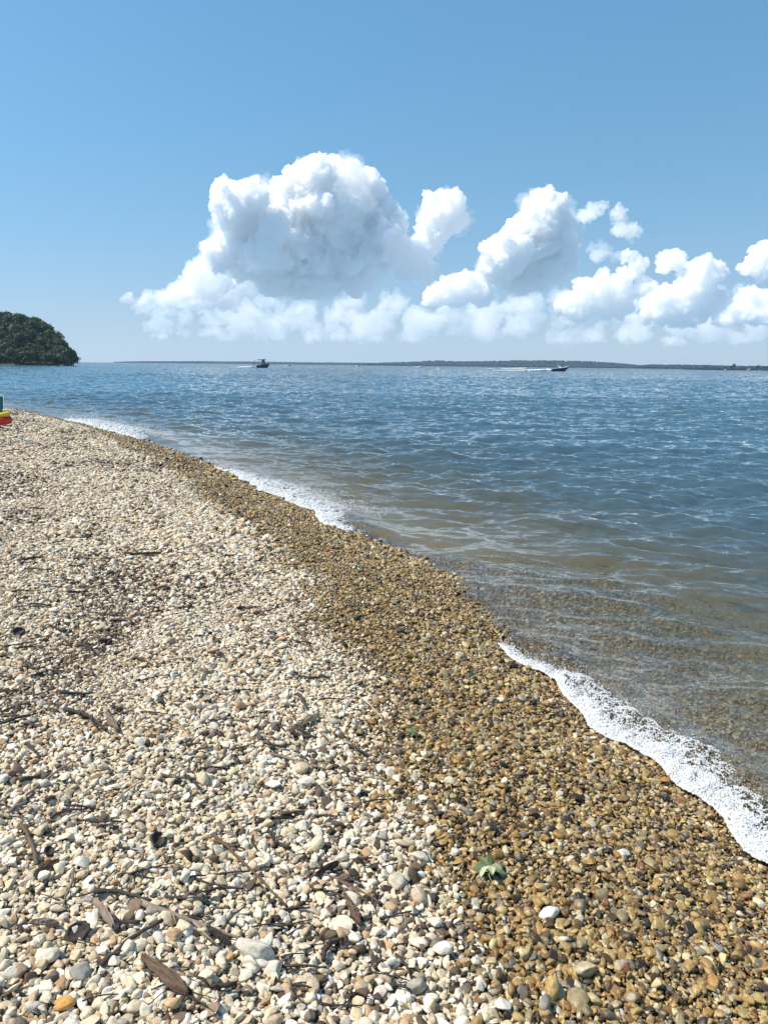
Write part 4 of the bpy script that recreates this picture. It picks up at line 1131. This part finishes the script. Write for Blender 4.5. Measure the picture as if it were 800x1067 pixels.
if 'clouds' not in SKIP:
    make_cloud('cumulus_cloud', [(342,216,44,0),(312,212,27,-.3),(372,214,30,.2),(348,252,43,.5),(304,256,33,.1),(262,242,25,-1.1),
        (246,214,24,-1.6),(264,206,17,-1.8),(284,238,17,-1.7),(272,262,18,-1.6),(388,246,28,.3),(406,233,14,.2),(285,278,28,.4),(328,282,30,.5),(366,276,28,.5),(252,264,24,-.3),
        (400,262,18,.4),(228,266,15,-1.0),(236,253,15,-1.1),(340,190,18,-.2),(330,182,12,-.3),(352,190,14,0)],
        9000, .042, 'largest billowing white cumulus cloud with a flat blue-grey base, left of centre', base_px=(320, 306), seed=3, veil=.0035)
    make_cloud('cumulus_cloud', [(228,282,20,-.6),(208,290,17,-.6),(190,303,13,-.4),(222,303,20,0),(175,311,10,-.2),(152,311,7,0),(133,311,5,0),(245,300,18,.3),(200,312,14,.2)],
        10300, .011, 'low ragged white cloud trailing left from under the largest cumulus', base_px=(200, 322), seed=5, n1=14, disp=1.3)
    make_cloud('cumulus_cloud', [(460,224,20,0),(470,213,13,-.2),(451,243,18,.1),(436,262,15,.2),(425,279,13,.2),(474,228,11,-.1),(440,280,12,.3),(487,229,3.5,0)],
        9300, .036, 'narrow slanting white cloud tower just right of the largest cumulus', base_px=(430, 291), seed=8, veil=.004)
    make_cloud('cumulus_cloud', [(568,222,20,-.2),(570,211,12,-.4),(584,238,14,0),(557,244,24,-.2),(532,260,24,-.6),(521,274,18,-.5),(566,268,27,.5),(586,262,13,.3),(548,284,22,.3),(515,262,11,-.8),(530,285,20,.2)],
        9000, .042, 'tall white cumulus with shaded right flank, right of the picture centre', base_px=(545, 304), seed=13, veil=.0035)
    make_cloud('cumulus_cloud', [(484,297,15,0),(466,303,13,0),(502,299,13,0),(450,310,10,0),(478,309,15,.2),(500,312,10,.2)],
        10300, .022, 'soft low white cloud at the foot of the tall cumulus', base_px=(480, 318), seed=15)
    make_cloud('small_cloud', [(617,221,8,0),(609,225,5,0),(626,217,5,0)], 9500, .012, 'small isolated white puff nearest the top of the tall cumulus', seed=21, disp=1.4)
    make_cloud('small_cloud', [(643,224,7,0),(655,240,9,0),(645,233,6,0),(664,246,4,0)], 9500, .012, 'small slanted white cloud between the isolated puff and the right edge', seed=22, disp=1.4)
    make_cloud('small_cloud', [(628,262,8,0),(640,269,5,0),(618,258,4,0)], 9500, .008, 'small wispy white cloud below the two isolated puffs', seed=23, disp=1.6)
    make_cloud('cumulus_cloud', [(612,308,17,0),(630,299,14,-.2),(592,317,11,0),(648,291,10,-.2),(664,278,8,0),(640,314,17,.2),(672,300,9,0),(600,325,12,.2),(655,268,6,0)],
        10300, .022, 'broken white cumulus rising to the right beside the tall one', base_px=(620, 333), seed=31)
    make_cloud('cumulus_cloud', [(695,272,10,0),(708,273,8,0),(735,286,15,-.2),(748,284,8,0),(720,302,18,0),(692,318,18,-.3),(706,325,18,0),(735,312,15,.3),(676,326,11,0)],
        10300, .025, 'lumpy white cumulus low over the right part of the far shore', base_px=(705, 339), seed=37)
    make_cloud('cumulus_cloud', [(763,326,15,0),(780,320,15,0),(798,324,18,.2),(820,326,16,0),(750,331,8,0)], 10300, .025, 'flat bottomed white cloud lowest at the right edge', base_px=(775, 337), seed=41)
    make_cloud('cumulus_cloud', [(790,270,13,0),(802,272,16,0),(779,278,7,0),(820,276,16,.2),(800,286,10,0)], 9300, .034, 'rounded white cloud cut by the right edge above the lowest one', base_px=(800, 294), seed=43, veil=.003)
    # the pale layer of far clouds that melts into the horizon: one mass
    rr = random.Random(77); bl = []
    for i in range(210):
        x = rr.uniform(150, 880); y = rr.uniform(312, 358)
        hump = 1.0 if x > 250 else .7
        bl.append((x, y, rr.uniform(5, 15) * hump, rr.uniform(-1.5, 1.5)))
    make_cloud('far_clouds', bl, 13500, .0028, 'pale hazy layer of far clouds along the horizon', base_px=(400, 352), voxel=1.1, seed=51, n1=12, n2=6, disp=1.6, kind='stuff', squash=.8)
# ------------------------------------------------------------------ moist air over the bay
if 'haze' not in SKIP:
    bm = bmesh.new(); X0, X1, Y0, Y1, Z0, Z1 = -3600, 3600, -250, 5750, -14.0, 62.0
    bmesh.ops.create_cube(bm, size=1.0, matrix=Matrix.Translation(((X0 + X1) / 2, (Y0 + Y1) / 2, (Z0 + Z1) / 2)) @ Matrix.Diagonal((X1 - X0, Y1 - Y0, Z1 - Z0, 1)))
    m, t = new_mat('moist_air')
    v = t.n('ShaderNodeVolumePrincipled', {'Color': (.60, .80, 1.0, 1), 'Density': 0.00008, 'Anisotropy': .3})
    t.link(v.outputs[0], t.n('ShaderNodeOutputMaterial').inputs['Volume'])
    hz_ = link('haze', bm_mesh('haze', bm), m); tag(hz_, kind='stuff')
